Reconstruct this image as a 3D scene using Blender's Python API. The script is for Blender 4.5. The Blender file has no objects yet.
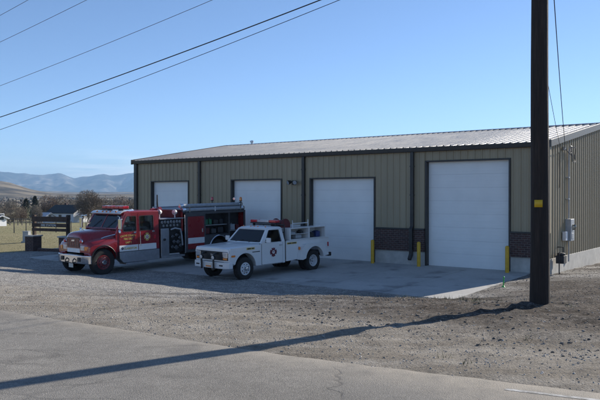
import bpy, bmesh, math, random
import numpy as np
from mathutils import Vector, Matrix, noise
from mathutils.geometry import tessellate_polygon
random.seed(7); rng = np.random.default_rng(7)
S = bpy.context.scene
COL = S.collection
R = math.radians
PI = math.pi

# ------------------------------------------------------------------ helpers
class MB:
    def __init__(self): self.v = []; self.f = []
    def raw(self, vs, fs):
        n = len(self.v); self.v += [tuple(p) for p in vs]; self.f += [tuple(i + n for i in f) for f in fs]; return self
    def box(self, x0, x1, y0, y1, z0, z1):
        vs = [(x, y, z) for z in (z0, z1) for y in (y0, y1) for x in (x0, x1)]
        return self.raw(vs, [(0, 2, 3, 1), (4, 5, 7, 6), (0, 1, 5, 4), (2, 6, 7, 3), (0, 4, 6, 2), (1, 3, 7, 5)])
    def obox(self, c, sx, sy, sz, m):
        vs = [m @ Vector((x * sx / 2, y * sy / 2, z * sz / 2)) + Vector(c) for z in (-1, 1) for y in (-1, 1) for x in (-1, 1)]
        return self.raw(vs, [(0, 2, 3, 1), (4, 5, 7, 6), (0, 1, 5, 4), (2, 6, 7, 3), (0, 4, 6, 2), (1, 3, 7, 5)])
    def prism(self, prof, fn, a, b):
        """2D outline (u,v) extruded along w from a to b; fn(u,v,w)->xyz"""
        return self.plate(prof, [], fn, a, b)
    def plate(self, outer, holes, fn, a, b):
        loops = [list(outer)] + [list(h) for h in holes]
        flat = [p for l in loops for p in l]; n = len(flat)
        tris = tessellate_polygon([[Vector((p[0], p[1], 0)) for p in l] for l in loops])
        vs = [fn(p[0], p[1], a) for p in flat] + [fn(p[0], p[1], b) for p in flat]
        fs = []
        if not holes:
            fs += [tuple(range(n)), tuple(reversed(range(n, 2 * n)))]
        else:
            for t in tris: fs += [tuple(t), tuple(i + n for i in reversed(t))]
        k = 0
        for l in loops:
            m = len(l)
            for i in range(m):
                j = (i + 1) % m
                fs.append((k + i, k + j, k + j + n, k + i + n))
            k += m
        return self.raw(vs, fs)
    def tube(self, pts, r, n=8, cap=True):
        pts = [Vector(p) for p in pts]; k = len(pts)
        rs = r if isinstance(r, (list, tuple)) else [r] * k
        vs = []; fs = []; prev = None
        for i, p in enumerate(pts):
            t = (pts[min(i + 1, k - 1)] - pts[max(i - 1, 0)]).normalized()
            if prev is None:
                u = t.orthogonal().normalized()
            else:
                u = (prev - t * prev.dot(t))
                u = u.normalized() if u.length > 1e-6 else t.orthogonal().normalized()
            prev = u; w = t.cross(u)
            for j in range(n):
                a = 2 * PI * j / n
                vs.append(p + (u * math.cos(a) + w * math.sin(a)) * rs[i])
        for i in range(k - 1):
            for j in range(n):
                j2 = (j + 1) % n
                fs.append((i * n + j, i * n + j2, (i + 1) * n + j2, (i + 1) * n + j))
        if cap: fs += [tuple(reversed(range(n))), tuple((k - 1) * n + j for j in range(n))]
        return self.raw(vs, fs)
    def lathe(self, prof, c, axis, n=28, caps=True):
        """prof [(r,h)] revolved about axis through c"""
        ax = Vector(axis).normalized(); u = ax.orthogonal().normalized(); w = ax.cross(u); c = Vector(c)
        vs = []; fs = []
        for r, h in prof:
            for j in range(n):
                a = 2 * PI * j / n
                vs.append(c + ax * h + (u * math.cos(a) + w * math.sin(a)) * r)
        for i in range(len(prof) - 1):
            for j in range(n):
                j2 = (j + 1) % n
                fs.append((i * n + j, i * n + j2, (i + 1) * n + j2, (i + 1) * n + j))
        if caps: fs += [tuple(reversed(range(n))), tuple((len(prof) - 1) * n + j for j in range(n))]
        return self.raw(vs, fs)
    def loft(self, secs, close=False, caps=True):
        n = len(secs[0]); vs = [p for s in secs for p in s]; fs = []
        for i in range(len(secs) - 1):
            for j in range(n if close else n - 1):
                j2 = (j + 1) % n
                fs.append((i * n + j, i * n + j2, (i + 1) * n + j2, (i + 1) * n + j))
        if caps: fs += [tuple(reversed(range(n))), tuple((len(secs) - 1) * n + j for j in range(n))]
        return self.raw(vs, fs)
    def build(self, name, mat, parent=None, bevel=0, seg=2, smooth=True, ang=35, fix=True):
        me = bpy.data.meshes.new(name); me.from_pydata(self.v, [], self.f); me.update()
        if fix:
            bm = bmesh.new(); bm.from_mesh(me); bmesh.ops.recalc_face_normals(bm, faces=bm.faces); bm.to_mesh(me); bm.free()
        for m in (mat if isinstance(mat, (list, tuple)) else [mat]): me.materials.append(m)
        if smooth:
            me.polygons.foreach_set('use_smooth', [True] * len(me.polygons))
            if bevel == 0: me.set_sharp_from_angle(angle=R(ang))
        o = bpy.data.objects.new(name, me); COL.objects.link(o)
        if parent: o.parent = parent
        if bevel:
            b = o.modifiers.new('Bevel', 'BEVEL'); b.width = bevel; b.segments = seg; b.limit_method = 'ANGLE'; b.angle_limit = R(30); b.harden_normals = True
        return o

def tag(o, label=None, cat=None, group=None, kind=None):
    for k, v in (('label', label), ('category', cat), ('group', group), ('kind', kind)):
        if v: o[k] = v
    return o
def empty(name, loc=(0, 0, 0), rz=0, pitch=0, **kw):
    o = bpy.data.objects.new(name, None); COL.objects.link(o); o.location = loc; o.rotation_euler = (0, pitch, rz); o.empty_display_size = .2
    return tag(o, **kw)
def text_mesh(name, s, size, mat, parent, origin, ux, uy, depth=.003, arc=0, bold=.0, align='CENTER'):
    """lettering as a mesh; ux, uy: the directions of the text's right and up"""
    cu = bpy.data.curves.new(name, 'FONT'); cu.body = s; cu.size = size; cu.align_x = align; cu.extrude = depth; cu.offset = bold
    t = bpy.data.objects.new(name, cu); COL.objects.link(t)
    dg = bpy.context.evaluated_depsgraph_get(); me = bpy.data.meshes.new_from_object(t.evaluated_get(dg))
    bpy.data.objects.remove(t); bpy.data.curves.remove(cu)
    ux = Vector(ux).normalized(); uy = Vector(uy).normalized(); uz = ux.cross(uy); o0 = Vector(origin)
    for v in me.vertices:
        x, y, z = v.co
        if arc: y = y + (-arc * x * x)
        v.co = o0 + ux * x + uy * y + uz * z
    me.materials.clear(); me.materials.append(mat)
    o = bpy.data.objects.new(name, me); COL.objects.link(o); o.parent = parent
    return o

# ------------------------------------------------------------------ materials
class NT:
    def __init__(self, name):
        self.m = bpy.data.materials.new(name); self.m.use_nodes = True
        self.n = self.m.node_tree.nodes; self.l = self.m.node_tree.links
        self.b = self.n['Principled BSDF']; self.out = self.n['Material Output']
    def new(self, t, **kw):
        x = self.n.new(t)
        for k, v in kw.items():
            if k[0] == '_': x.inputs[k[1:].replace('_', ' ')].default_value = v
            else: setattr(x, k, v)
        return x
    def link(self, a, b): self.l.new(a, b)
    def coords(self, kind='Object'):
        return self.new('ShaderNodeTexCoord').outputs[kind]
    def noise(self, vec, scale, detail=4, rough=.55):
        x = self.new('ShaderNodeTexNoise', _Scale=scale, _Detail=detail, _Roughness=rough); self.link(vec, x.inputs['Vector']); return x.outputs['Fac']
    def ramp(self, fac, stops):
        x = self.new('ShaderNodeValToRGB'); e = x.color_ramp.elements
        while len(e) < len(stops): e.new(.5)
        for i, (p, c) in enumerate(stops):
            e[i].position = p; e[i].color = (*(c if isinstance(c, (tuple, list)) else (c, c, c)), 1)
        self.link(fac, x.inputs[0]); return x.outputs[0]
    def mix(self, fac, a, b, mode='MIX'):
        x = self.new('ShaderNodeMix', data_type='RGBA', blend_type=mode)
        for sock, val in ((x.inputs[0], fac), (x.inputs[6], a), (x.inputs[7], b)):
            if hasattr(val, 'links'): self.link(val, sock)
            elif isinstance(val, (int, float)): sock.default_value = val if sock == x.inputs[0] else (val, val, val, 1)
            else: sock.default_value = (*val, 1)
        return x.outputs[2]
    def math(self, op, a, b=0, c=0, clamp=False):
        x = self.new('ShaderNodeMath', operation=op, use_clamp=clamp)
        for sock, val in zip(x.inputs, (a, b, c)):
            if hasattr(val, 'links'): self.link(val, sock)
            else: sock.default_value = val
        return x.outputs[0]
    def bump(self, h, strength=.3, dist=.02, normal=None):
        x = self.new('ShaderNodeBump', _Strength=strength, _Distance=dist); self.link(h, x.inputs['Height'])
        if normal: self.link(normal, x.inputs['Normal'])
        return x.outputs[0]

def M(name, col, rough=.5, metal=0, var=.12, vs=6, bump=.0, bs=60, coat=0, rvar=.08, spec=.5, streak=False):
    t = NT(name); c = t.coords()
    if streak:
        mp = t.new('ShaderNodeMapping'); mp.inputs['Scale'].default_value = (1, 1, .12); t.link(c, mp.inputs[0]); cc = mp.outputs[0]
    else: cc = c
    n = t.noise(cc, vs, 5, .6)
    lo = tuple(max(0, k * (1 - var)) for k in col); hi = tuple(min(1, k * (1 + var)) for k in col)
    t.link(t.ramp(n, [(.3, lo), (.7, hi)]), t.b.inputs['Base Color'])
    t.link(t.ramp(t.noise(c, vs * 2.3, 3), [(.3, max(0, rough - rvar)), (.7, min(1, rough + rvar))]), t.b.inputs['Roughness'])
    t.b.inputs['Metallic'].default_value = metal; t.b.inputs['Coat Weight'].default_value = coat; t.b.inputs['Coat Roughness'].default_value = .06
    t.b.inputs['Specular IOR Level'].default_value = spec
    if bump: t.link(t.bump(t.noise(c, bs, 3), bump, .01), t.b.inputs['Normal'])
    return t.m
def glass(name, tint, rough=.03, alpha=.45):
    t = NT(name); c = t.coords()
    t.link(t.ramp(t.noise(c, 3), [(.3, tint), (.7, tuple(k * 1.2 for k in tint))]), t.b.inputs['Base Color'])
    t.b.inputs['Roughness'].default_value = rough
    tr = t.new('ShaderNodeBsdfTransparent'); tr.inputs[0].default_value = (.86, .89, .88, 1)
    gl = t.new('ShaderNodeBsdfGlossy'); gl.inputs['Roughness'].default_value = rough
    fr = t.new('ShaderNodeFresnel', _IOR=1.52)
    m1 = t.new('ShaderNodeMixShader'); m1.inputs[0].default_value = alpha; t.link(tr.outputs[0], m1.inputs[1]); t.link(t.b.outputs[0], m1.inputs[2])
    m2 = t.new('ShaderNodeMixShader'); t.link(fr.outputs[0], m2.inputs[0]); t.link(m1.outputs[0], m2.inputs[1]); t.link(gl.outputs[0], m2.inputs[2])
    t.link(m2.outputs[0], t.out.inputs[0]); return t.m

m_wall = M('tan_metal_panel', (.35, .285, .185), .5, 0, .07, 1.2, streak=True, spec=.35)
m_trim = M('dark_bronze_trim', (.030, .027, .024), .45, 0, .15, 3)
m_door = M('white_door_paint', (.82, .81, .775), .55, 0, .035, 1.5, bump=.06, bs=90)
m_concrete = M('concrete_foundation', (.46, .44, .40), .85, 0, .16, 3, bump=.2, bs=40)
m_yellow = M('yellow_bollard_paint', (.62, .36, .02), .5, 0, .15, 8)
m_black = M('black_plastic', (.015, .015, .016), .45)
m_rubber = M('tyre_rubber', (.022, .021, .020), .85, 0, .25, 12, bump=.2, bs=90)
m_red = M('fire_red_paint', (.25, .009, .015), .28, 0, .04, 2, coat=.8, rvar=.015)
m_whitep = M('white_vehicle_paint', (.72, .715, .70), .33, 0, .04, 2, coat=.5, rvar=.02)
m_stripe = M('white_reflective_stripe', (.78, .78, .76), .5, 0, .05)
m_chrome = M('chrome', (.72, .73, .75), .14, 1, .05)
m_body = M('dark_body_metal', (.10, .10, .105), .45, .5, .2, 5)
m_face = M('gauge_face_grey', (.22, .22, .22), .4)
m_alu = M('brushed_aluminium', (.50, .51, .53), .38, 1, .12, 5, bump=.05, bs=120)
m_diamond = M('tread_plate', (.46, .47, .49), .42, .9, .14, 6, bump=.5, bs=55)
m_grey = M('grey_meter_paint', (.36, .38, .40), .5, 0, .1)
m_greyhose = M('grey_suction_hose', (.34, .36, .38), .5, 0, .14, 8, bump=.2, bs=25)
m_dark = M('dark_compartment', (.03, .03, .032), .7, 0, .3, 5)
m_gold = M('gold_leaf_lettering', (.62, .45, .13), .4, .2, .1)
m_blue = M('navy_decal', (.03, .05, .16), .5)
m_amber = M('amber_lens', (.75, .20, .01), .2, 0, .1, coat=1)
m_redlens = M('red_lens', (.50, .012, .025), .18, 0, .25, 18, coat=1)
m_lens = M('clear_lamp_lens', (.45, .47, .49), .12, .3, .15, 30, coat=1)
m_maroon = M('dark_red_rubber', (.12, .015, .018), .6, 0, .25, 14, bump=.3, bs=30)
m_green = M('green_equipment', (.03, .16, .08), .55)
m_seat = M('grey_vinyl_seat', (.09, .09, .10), .7)
m_glass = glass('window_glass', (.03, .04, .045), alpha=.10)
m_glassd = glass('windscreen_glass', (.02, .028, .035), alpha=.30)
m_plate = M('licence_plate', (.75, .66, .55), .5, 0, .1, 20)
m_orange = M('orange_band', (.7, .22, .05), .5)
m_brownw = M('dark_stained_timber', (.060, .035, .024), .75, 0, .35, 5, bump=.3, bs=40)
m_stake = M('green_plastic', (.04, .45, .07), .5)
m_wire = M('black_cable', (.015, .015, .017), .6)
m_wirel = M('weathered_conductor', (.10, .10, .11), .5, .4)
m_rim = M('white_steel_rim', (.66, .66, .66), .4, 0, .1, 12, coat=.3)
m_rimred = M('red_steel_rim', (.20, .02, .022), .4, 0, .15, 12, coat=.4)
m_hroof = M('dark_shingles', (.035, .040, .045), .9, 0, .3, 3)
m_hwall = M('white_siding', (.72, .73, .74), .7, 0, .06)
m_hwin = M('dark_window', (.03, .04, .05), .15)
m_paleroof = M('pale_metal_roof', (.50, .52, .56), .5, .2, .1)
m_fencew = M('grey_weathered_timber', (.14, .12, .10), .9, 0, .3)

def brick_mat(name, c1, c2, mo, scale):
    t = NT(name); c = t.coords()
    mp = t.new('ShaderNodeMapping'); mp.inputs['Rotation'].default_value = (R(90), 0, 0); t.link(c, mp.inputs[0])
    b = t.new('ShaderNodeTexBrick', _Scale=scale, _Mortar_Size=.018, _Bias=-.1, _Brick_Width=.5, _Row_Height=.19)
    b.inputs['Color1'].default_value = (*c1, 1); b.inputs['Color2'].default_value = (*c2, 1); b.inputs['Mortar'].default_value = (*mo, 1)
    t.link(mp.outputs[0], b.inputs['Vector'])
    n = t.ramp(t.noise(c, 9, 4), [(.3, .65), (.7, 1.25)])
    t.link(t.mix(1.0, b.outputs['Color'], n, 'MULTIPLY'), t.b.inputs['Base Color']); t.b.inputs['Roughness'].default_value = .85
    inv = t.math('SUBTRACT', 1, b.outputs['Fac']); t.link(t.bump(inv, .6, .01), t.b.inputs['Normal'])
    return t.m
m_brick = brick_mat('dark_red_brick', (.085, .040, .032), (.055, .030, .028), (.16, .14, .125), 2.3)

def roof_mat():
    t = NT('bare_galvalume_roof'); c = t.coords()
    n = t.noise(c, 2.2, 5, .6); t.link(t.ramp(n, [(.3, (.16, .158, .16)), (.7, (.205, .202, .205))]), t.b.inputs['Base Color'])
    t.b.inputs['Metallic'].default_value = .25; t.b.inputs['Specular IOR Level'].default_value = .75
    t.link(t.ramp(t.noise(c, 1.2, 3), [(.3, .31), (.7, .39)]), t.b.inputs['Roughness'])
    t.link(t.bump(t.noise(c, .8, 2), .08, .03), t.b.inputs['Normal'])
    return t.m
m_roof = roof_mat()

def pole_mat():
    t = NT('creosoted_pole_wood'); c = t.coords()
    mp = t.new('ShaderNodeMapping'); mp.inputs['Scale'].default_value = (14, 14, .7); t.link(c, mp.inputs[0])
    n = t.noise(mp.outputs[0], 3, 6, .65)
    t.link(t.ramp(n, [(.3, (.010, .007, .005)), (.55, (.028, .017, .012)), (.75, (.062, .040, .028))]), t.b.inputs['Base Color'])
    t.b.inputs['Roughness'].default_value = .8
    mp2 = t.new('ShaderNodeMapping'); mp2.inputs['Scale'].default_value = (22, 22, .35); t.link(c, mp2.inputs[0])
    sp = t.ramp(t.noise(mp2.outputs[0], 1.6, 3, .5), [(.60, 1), (.66, 0)])
    t.link(t.bump(t.math('ADD', n, sp), .8, .014), t.b.inputs['Normal'])
    return t.m
m_pole = pole_mat()

# ------------------------------------------------------------------ place: building axes
RC = Vector((9.21, 25.15)); EX = Vector((.7972, -.6037)); PY = Vector((.6037, .7972)); BANG = math.atan2(EX.y, EX.x)
def W(s, q, z=0):            # s along the front (right +), q metres out in front of it
    p = RC + EX * s - PY * q; return Vector((p.x, p.y, z))
def SQ(x, y):
    a = x - RC.x; b = y - RC.y
    return a * EX.x + b * EX.y, -(a * PY.x + b * PY.y)
def sm(t): t = np.clip(t, 0, 1); return t * t * (3 - 2 * t)
EDGE = ([-80, -2, 3.5, 6.5, 12, 40], [20.6, 20.1, 19.8, 19.2, 17.9, 12])
LP = ([-8, 0, 7, 9.4, 11, 14, 17, 19.8, 22, 26, 40], [-.15, -.04, -.19, -.20, -.07, .36, .82, 1.21, 1.28, 1.33, 1.15])
RP = ([-40, -16, -7.5, 0, 2, 5, 8, 11, 14.6, 18, 19.6, 22, 26, 40], [.5, .45, .22, .0, .08, .26, .50, .78, 1.14, 1.22, 1.24, 1.29, 1.33, 1.15])
def smooth_interp(q, P):
    return sum(np.interp(q + d, *P) for d in (-.7, -.35, 0, .35, .7)) / 5
def zbase(x, y):
    x = np.asarray(x, float); y = np.asarray(y, float)
    s, q = SQ(x, y)
    k = sm((q - 10) / 6)
    a = -.5 * (1 - k) + -9 * k; b = 5.2
    w = sm((s - a) / (b - a))
    z = smooth_interp(q, LP) * (1 - w) + smooth_interp(q, RP) * w
    z = z + .07 * np.exp(-((s + 3.0) / 2.6) ** 2 - ((q - 7.9) / .9) ** 2) * sm((q - 6.9) / .5)
    z = z - .03 * np.clip(y - 43, 0, 165)
    far = sm((np.hypot(x, y) - 190) / 200); z = z * (1 - far) + (-5.6) * far
    z = z + .03 * np.exp(-((x - 3.84) ** 2 + (y - 10.88) ** 2) / .22)
    return z
def z1(x, y): return float(zbase(x, y))

# ------------------------------------------------------------------ ground
def grade(lo, hi, d0, d1, step, lim, g=1.10):
    mid = list(np.arange(d0, d1 + 1e-6, step)); out = []; x = mid[-1]; h = step
    while x < hi: h = min(h * g, lim); x += h; out.append(x)
    pre = []; x = mid[0]; h = step
    while x > lo: h = min(h * g, lim); x -= h; pre.append(x)
    return np.array(pre[::-1] + mid + out)
xs = grade(-14000, 14000, -16, 11, .105, 1500); ys = grade(-14000, 14000, 3.5, 26, .105, 1500)
X, Y = np.meshgrid(xs, ys); Z = zbase(X, Y); s_, q_ = SQ(X, Y)
qe = np.interp(s_, *EDGE)
near = (X > -24) & (X < 16) & (Y > 2) & (Y < 40)
idx = np.argwhere(near)
nz = np.zeros_like(X)
for i, j in idx:
    x = X[i, j]; y = Y[i, j]; ss = s_[i, j]; qq = q_[i, j]
    a = noise.noise(Vector((x * .9, y * .9, 0))) * .028 + noise.noise(Vector((x * 2.7, y * 2.7, 3))) * .018
    b = noise.noise(Vector((x * 6.5, y * 6.5, 7)))
    rough = .6 + 1.1 * float(sm((ss + 4) / 7)) * float(sm((qq - 3) / 6))
    # wheel ruts and ridges scraped parallel to the road on the right
    hum = max(0., noise.noise(Vector((x * 1.7, y * 1.7, 21)))) * noise.noise(Vector((x * 4.3, y * 4.3, 5))) * .20 * float(sm((ss - .5) / 4)) * float(sm((qq - 1) / 3)) * float(sm((17.5 - qq) / 2))
    rut = hum + (.014 + .026 * float(sm((ss - .5) / 3))) * noise.noise(Vector((ss * .35, qq * 2.2, 11))) * float(sm((ss + 5) / 5)) * float(sm((qq - 8) / 4)) * float(sm((17.5 - qq) / 2))
    nz[i, j] = (a + .016 * b) * rough + rut
fade = sm((qe - q_ + .1) / 1.2)
Z = Z + nz * (.25 + .75 * fade)
Z = Z - .035 * sm((q_ - qe - .15) / .5) + .012 * (1 - sm((q_ - qe - .15) / .5))
apz = -.0245 * q_
inside = (s_ > -23.4) & (s_ < -.66) & (q_ > -.5) & (q_ < 6.95)
Z = np.where(inside, np.minimum(Z, apz - .07), Z)
lip = (s_ <= -.2) & (s_ > -24.0) & (q_ >= 6.95) & (q_ < 9) & (s_ < -7)
Z = np.where((s_ < 0) & (q_ < 0) & (s_ > -23.5) & (q_ > -15.6), -.35, Z)
nv = X.size; ny, nx = X.shape
co = np.empty((nv, 3), np.float32); co[:, 0] = X.ravel(); co[:, 1] = Y.ravel(); co[:, 2] = Z.ravel()
ii = np.arange(nv).reshape(ny, nx)
quads = np.stack([ii[:-1, :-1], ii[:-1, 1:], ii[1:, 1:], ii[1:, :-1]], -1).reshape(-1, 4)
def np_mesh(name, co, quads, mat, smooth=True):
    me = bpy.data.meshes.new(name); k = quads.shape[1]
    me.vertices.add(len(co)); me.vertices.foreach_set('co', np.ascontiguousarray(co, dtype=np.float32).ravel())
    me.loops.add(quads.size); me.loops.foreach_set('vertex_index', np.ascontiguousarray(quads, dtype=np.int32).ravel())
    me.polygons.add(len(quads)); me.polygons.foreach_set('loop_start', np.arange(0, quads.size, k, dtype=np.int32))
    me.polygons.foreach_set('use_smooth', np.full(len(quads), smooth)); me.update(calc_edges=True); me.validate()
    if mat: me.materials.append(mat)
    o = bpy.data.objects.new(name, me); COL.objects.link(o); return o

def sq_nodes(t):
    """s and q (metres along / out from the front) as node values"""
    g = t.new('ShaderNodeNewGeometry'); sx = t.new('ShaderNodeSeparateXYZ'); t.link(g.outputs['Position'], sx.inputs[0])
    x = t.math('SUBTRACT', sx.outputs[0], RC.x); y = t.math('SUBTRACT', sx.outputs[1], RC.y)
    s = t.math('ADD', t.math('MULTIPLY', x, EX.x), t.math('MULTIPLY', y, EX.y))
    q = t.math('MULTIPLY', t.math('ADD', t.math('MULTIPLY', x, PY.x), t.math('MULTIPLY', y, PY.y)), -1)
    return g.outputs['Position'], s, q, sx.outputs[1]
def smap(t, v, a, b):
    x = t.new('ShaderNodeMapRange', interpolation_type='SMOOTHSTEP'); t.link(v, x.inputs[0]); x.inputs[1].default_value = a; x.inputs[2].default_value = b; return x.outputs[0]

def ground_mat():
    t = NT('gravel_and_field'); P, s, q, wy = sq_nodes(t)
    n1 = t.noise(P, .35, 5, .6); n2 = t.noise(P, 2.2, 5, .65); n3 = t.noise(P, 14, 6, .75)
    vor = t.new('ShaderNodeTexVoronoi', _Scale=42); t.link(P, vor.inputs['Vector'])
    vor2 = t.new('ShaderNodeTexVoronoi', _Scale=105); t.link(P, vor2.inputs['Vector'])
    cell = t.ramp(vor.outputs['Color'], [(.0, .45), (.5, .9), (.85, 1.25), (1, 1.9)])
    cell2 = t.ramp(vor2.outputs['Color'], [(.0, .7), (1, 1.3)])
    grav = t.ramp(n2, [(.28, (.28, .262, .240)), (.5, (.40, .378, .348)), (.72, (.50, .475, .44))])
    grav = t.mix(1, t.mix(1, grav, cell, 'MULTIPLY'), cell2, 'MULTIPLY')
    dirt = t.ramp(n3, [(.32, (.030, .024, .019)), (.5, (.095, .077, .062)), (.68, (.24, .205, .172))])
    dirt = t.mix(1, dirt, cell2, 'MULTIPLY')
    # dug soil on the right around the pole
    df = t.math('MULTIPLY', smap(t, t.math('ADD', s, t.math('MULTIPLY', t.math('SUBTRACT', n1, .5), 9)), -2.5, 2.8), smap(t, q, -2, 2))
    df = t.math('MULTIPLY', df, smap(t, t.math('ADD', q, t.math('MULTIPLY', t.math('SUBTRACT', n1, .5), 4)), 19.2, 16.2))
    df = t.math('MULTIPLY', df, t.ramp(n2, [(.3, .5), (.55, 1)]), clamp=True)
    # darker rows of dirt colour running along the verge
    mpv = t.new('ShaderNodeMapping'); mpv.inputs['Rotation'].default_value = (0, 0, -BANG); mpv.inputs['Scale'].default_value = (.35, 1.5, 1); t.link(P, mpv.inputs[0])
    rows = t.ramp(t.noise(mpv.outputs[0], .9, 5, .65), [(.44, 0), (.58, 1)])
    col = t.mix(df, grav, dirt)
    col = t.mix(t.math('MULTIPLY', t.math('MULTIPLY', rows, smap(t, s, -7, 1)), .8), col, t.mix(1, dirt, (.55, .52, .5), 'MULTIPLY'))
    sp1 = t.noise(P, 24, 6, .85); sp2 = t.noise(P, 7, 4, .75)
    col = t.mix(1, col, t.ramp(sp1, [(.36, .50), (.48, .95), (.56, 1.15), (.66, 1.75)]), 'MULTIPLY')
    col = t.mix(1, col, t.ramp(sp2, [(.34, .72), (.5, 1), (.66, 1.25)]), 'MULTIPLY')
    # tan dust along the road's edge
    dust = t.ramp(n2, [(.3, (.33, .285, .23)), (.7, (.45, .395, .32))])
    dq = t.math('ADD', q, t.math('MULTIPLY', t.math('SUBTRACT', n1, .5), 2.5))
    du = t.math('MULTIPLY', smap(t, dq, 16.2, 18.6), t.ramp(n3, [(.3, .4), (.65, 1)]))
    col = t.mix(t.math('MULTIPLY', du, .8), col, dust)
    # dry grass beyond the yard
    gn = t.noise(P, .06, 5, .6); gn2 = t.noise(P, .9, 5, .7)
    gcol = t.ramp(gn2, [(.25, (.165, .165, .075)), (.5, (.255, .24, .12)), (.75, (.35, .315, .18))])
    gcol = t.mix(t.ramp(gn, [(.35, 0), (.65, .65)]), gcol, (.33, .275, .165))
    gs = t.math('ADD', s, t.math('MULTIPLY', t.math('SUBTRACT', n2, .5), 1.6))
    gf = smap(t, gs, -26.2, -27.0)
    gf2 = smap(t, t.math('ADD', wy, t.math('MULTIPLY', t.math('SUBTRACT', n1, .5), 3)), 44, 46)
    gfr = t.math('MAXIMUM', gf, gf2)
    far = smap(t, wy, 230, 700)
    fcol = t.ramp(t.noise(P, .004, 4, .6), [(.3, (.14, .115, .085)), (.5, (.25, .205, .13)), (.7, (.19, .15, .115))])
    gcol = t.mix(far, gcol, fcol)
    t.link(t.mix(gfr, col, gcol), t.b.inputs['Base Color'])
    t.b.inputs['Roughness'].default_value = .95; t.b.inputs['Specular IOR Level'].default_value = .15
    h = t.math('ADD', t.math('MULTIPLY', vor.outputs['Distance'], -.6), t.math('ADD', t.math('MULTIPLY', n3, 1.0), t.math('MULTIPLY', sp1, 1.2)))
    h = t.math('ADD', h, t.math('MULTIPLY', vor2.outputs['Distance'], -.3))
    t.link(t.bump(h, .9, .03), t.b.inputs['Normal'])
    return t.m
ground = np_mesh('ground', co, quads, ground_mat()); tag(ground, kind='structure')

# road ------------------------------------------------------------------
def road_mat():
    t = NT('worn_asphalt'); P, s, q, wy = sq_nodes(t)
    n1 = t.noise(P, .5, 5, .6); n2 = t.noise(P, 5, 4, .7)
    v = t.new('ShaderNodeTexVoronoi', _Scale=95); t.link(P, v.inputs['Vector'])
    base = t.ramp(n1, [(.3, (.205, .190, .168)), (.7, (.275, .256, .228))])
    base = t.mix(1, base, t.ramp(v.outputs['Color'], [(0, .68), (.6, 1.0), (1, 1.4)]), 'MULTIPLY')
    base = t.mix(1, base, t.ramp(n2, [(.3, .88), (.7, 1.12)]), 'MULTIPLY')
    # smoother, darker wheel tracks run along the road
    trk = t.math('SINE', t.math('MULTIPLY', q, 3.3))
    base = t.mix(t.ramp(trk, [(.35, 0), (1, .16)]), base, (.12, .115, .108))
    # cracks
    wn = t.new('ShaderNodeTexNoise', _Scale=1.3, _Detail=4); t.link(P, wn.inputs['Vector'])
    wv = t.new('ShaderNodeVectorMath', operation='MULTIPLY_ADD'); t.link(wn.outputs['Color'], wv.inputs[0]); wv.inputs[1].default_value = (.9, .9, 0); t.link(P, wv.inputs[2])
    vc = t.new('ShaderNodeTexVoronoi', feature='DISTANCE_TO_EDGE', _Scale=.42); t.link(wv.outputs[0], vc.inputs['Vector'])
    cr = t.ramp(vc.outputs['Distance'], [(.0, 1), (.008, 0)])
    cr = t.math('MULTIPLY', cr, t.ramp(t.noise(P, .8, 3), [(.46, 0), (.58, .62)]))
    base = t.mix(cr, base, (.045, .042, .04))
    mpc = t.new('ShaderNodeMapping'); mpc.inputs['Rotation'].default_value = (0, 0, -BANG - .06); mpc.inputs['Scale'].default_value = (.16, 1.1, 1); t.link(wv.outputs[0], mpc.inputs[0])
    vc2 = t.new('ShaderNodeTexVoronoi', feature='DISTANCE_TO_EDGE', _Scale=1.0); t.link(mpc.outputs[0], vc2.inputs['Vector'])
    cr2 = t.math('MULTIPLY', t.ramp(vc2.outputs['Distance'], [(.0, 1), (.014, 0)]), t.ramp(t.noise(P, .55, 3), [(.47, 0), (.60, .55)]))
    base = t.mix(cr2, base, (.06, .056, .052))
    pt = t.ramp(t.noise(P, .23, 2, .4), [(.57, 0), (.60, 1)])
    base = t.mix(t.math('MULTIPLY', pt, .30), base, (.13, .126, .12))
    oil = t.ramp(t.noise(P, 1.1, 4, .6), [(.62, 0), (.74, .5)])
    base = t.mix(oil, base, (.11, .105, .10))
    # blown dust near the edge
    ed = t.math('ADD', q, t.math('MULTIPLY', t.math('SUBTRACT', n1, .5), 1.2))
    base = t.mix(t.math('MULTIPLY', smap(t, ed, 20.9, 19.7), t.ramp(n2, [(.3, .45), (.7, 1)])), base, (.38, .335, .275))
    t.link(base, t.b.inputs['Base Color']); t.b.inputs['Roughness'].default_value = .9; t.b.inputs['Specular IOR Level'].default_value = .2
    hb = t.math('SUBTRACT', t.math('MULTIPLY', v.outputs['Distance'], -1), t.math('MULTIPLY', cr, 1.5))
    t.link(t.bump(hb, .35, .012), t.b.inputs['Normal'])
    return t.m
ss = np.concatenate([np.arange(-70, -12, 1.0), np.arange(-12, 14, .2), np.arange(14, 41, 1.0)]); qs = np.arange(0, 7.4, .2)
SS, DQ = np.meshgrid(ss, qs); QQ = np.interp(SS, *EDGE) + DQ
rx = RC.x + EX.x * SS - PY.x * QQ; ry = RC.y + EX.y * SS - PY.y * QQ
rz = zbase(rx, ry) + .006 - .045 * (1 - sm(DQ / .35))
rco = np.stack([rx.ravel(), ry.ravel(), rz.ravel()], -1); ri = np.arange(SS.size).reshape(SS.shape)
road = np_mesh('road', rco, np.stack([ri[:-1, :-1], ri[:-1, 1:], ri[1:, 1:], ri[1:, :-1]], -1).reshape(-1, 4), road_mat()); tag(road, kind='structure')
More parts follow.
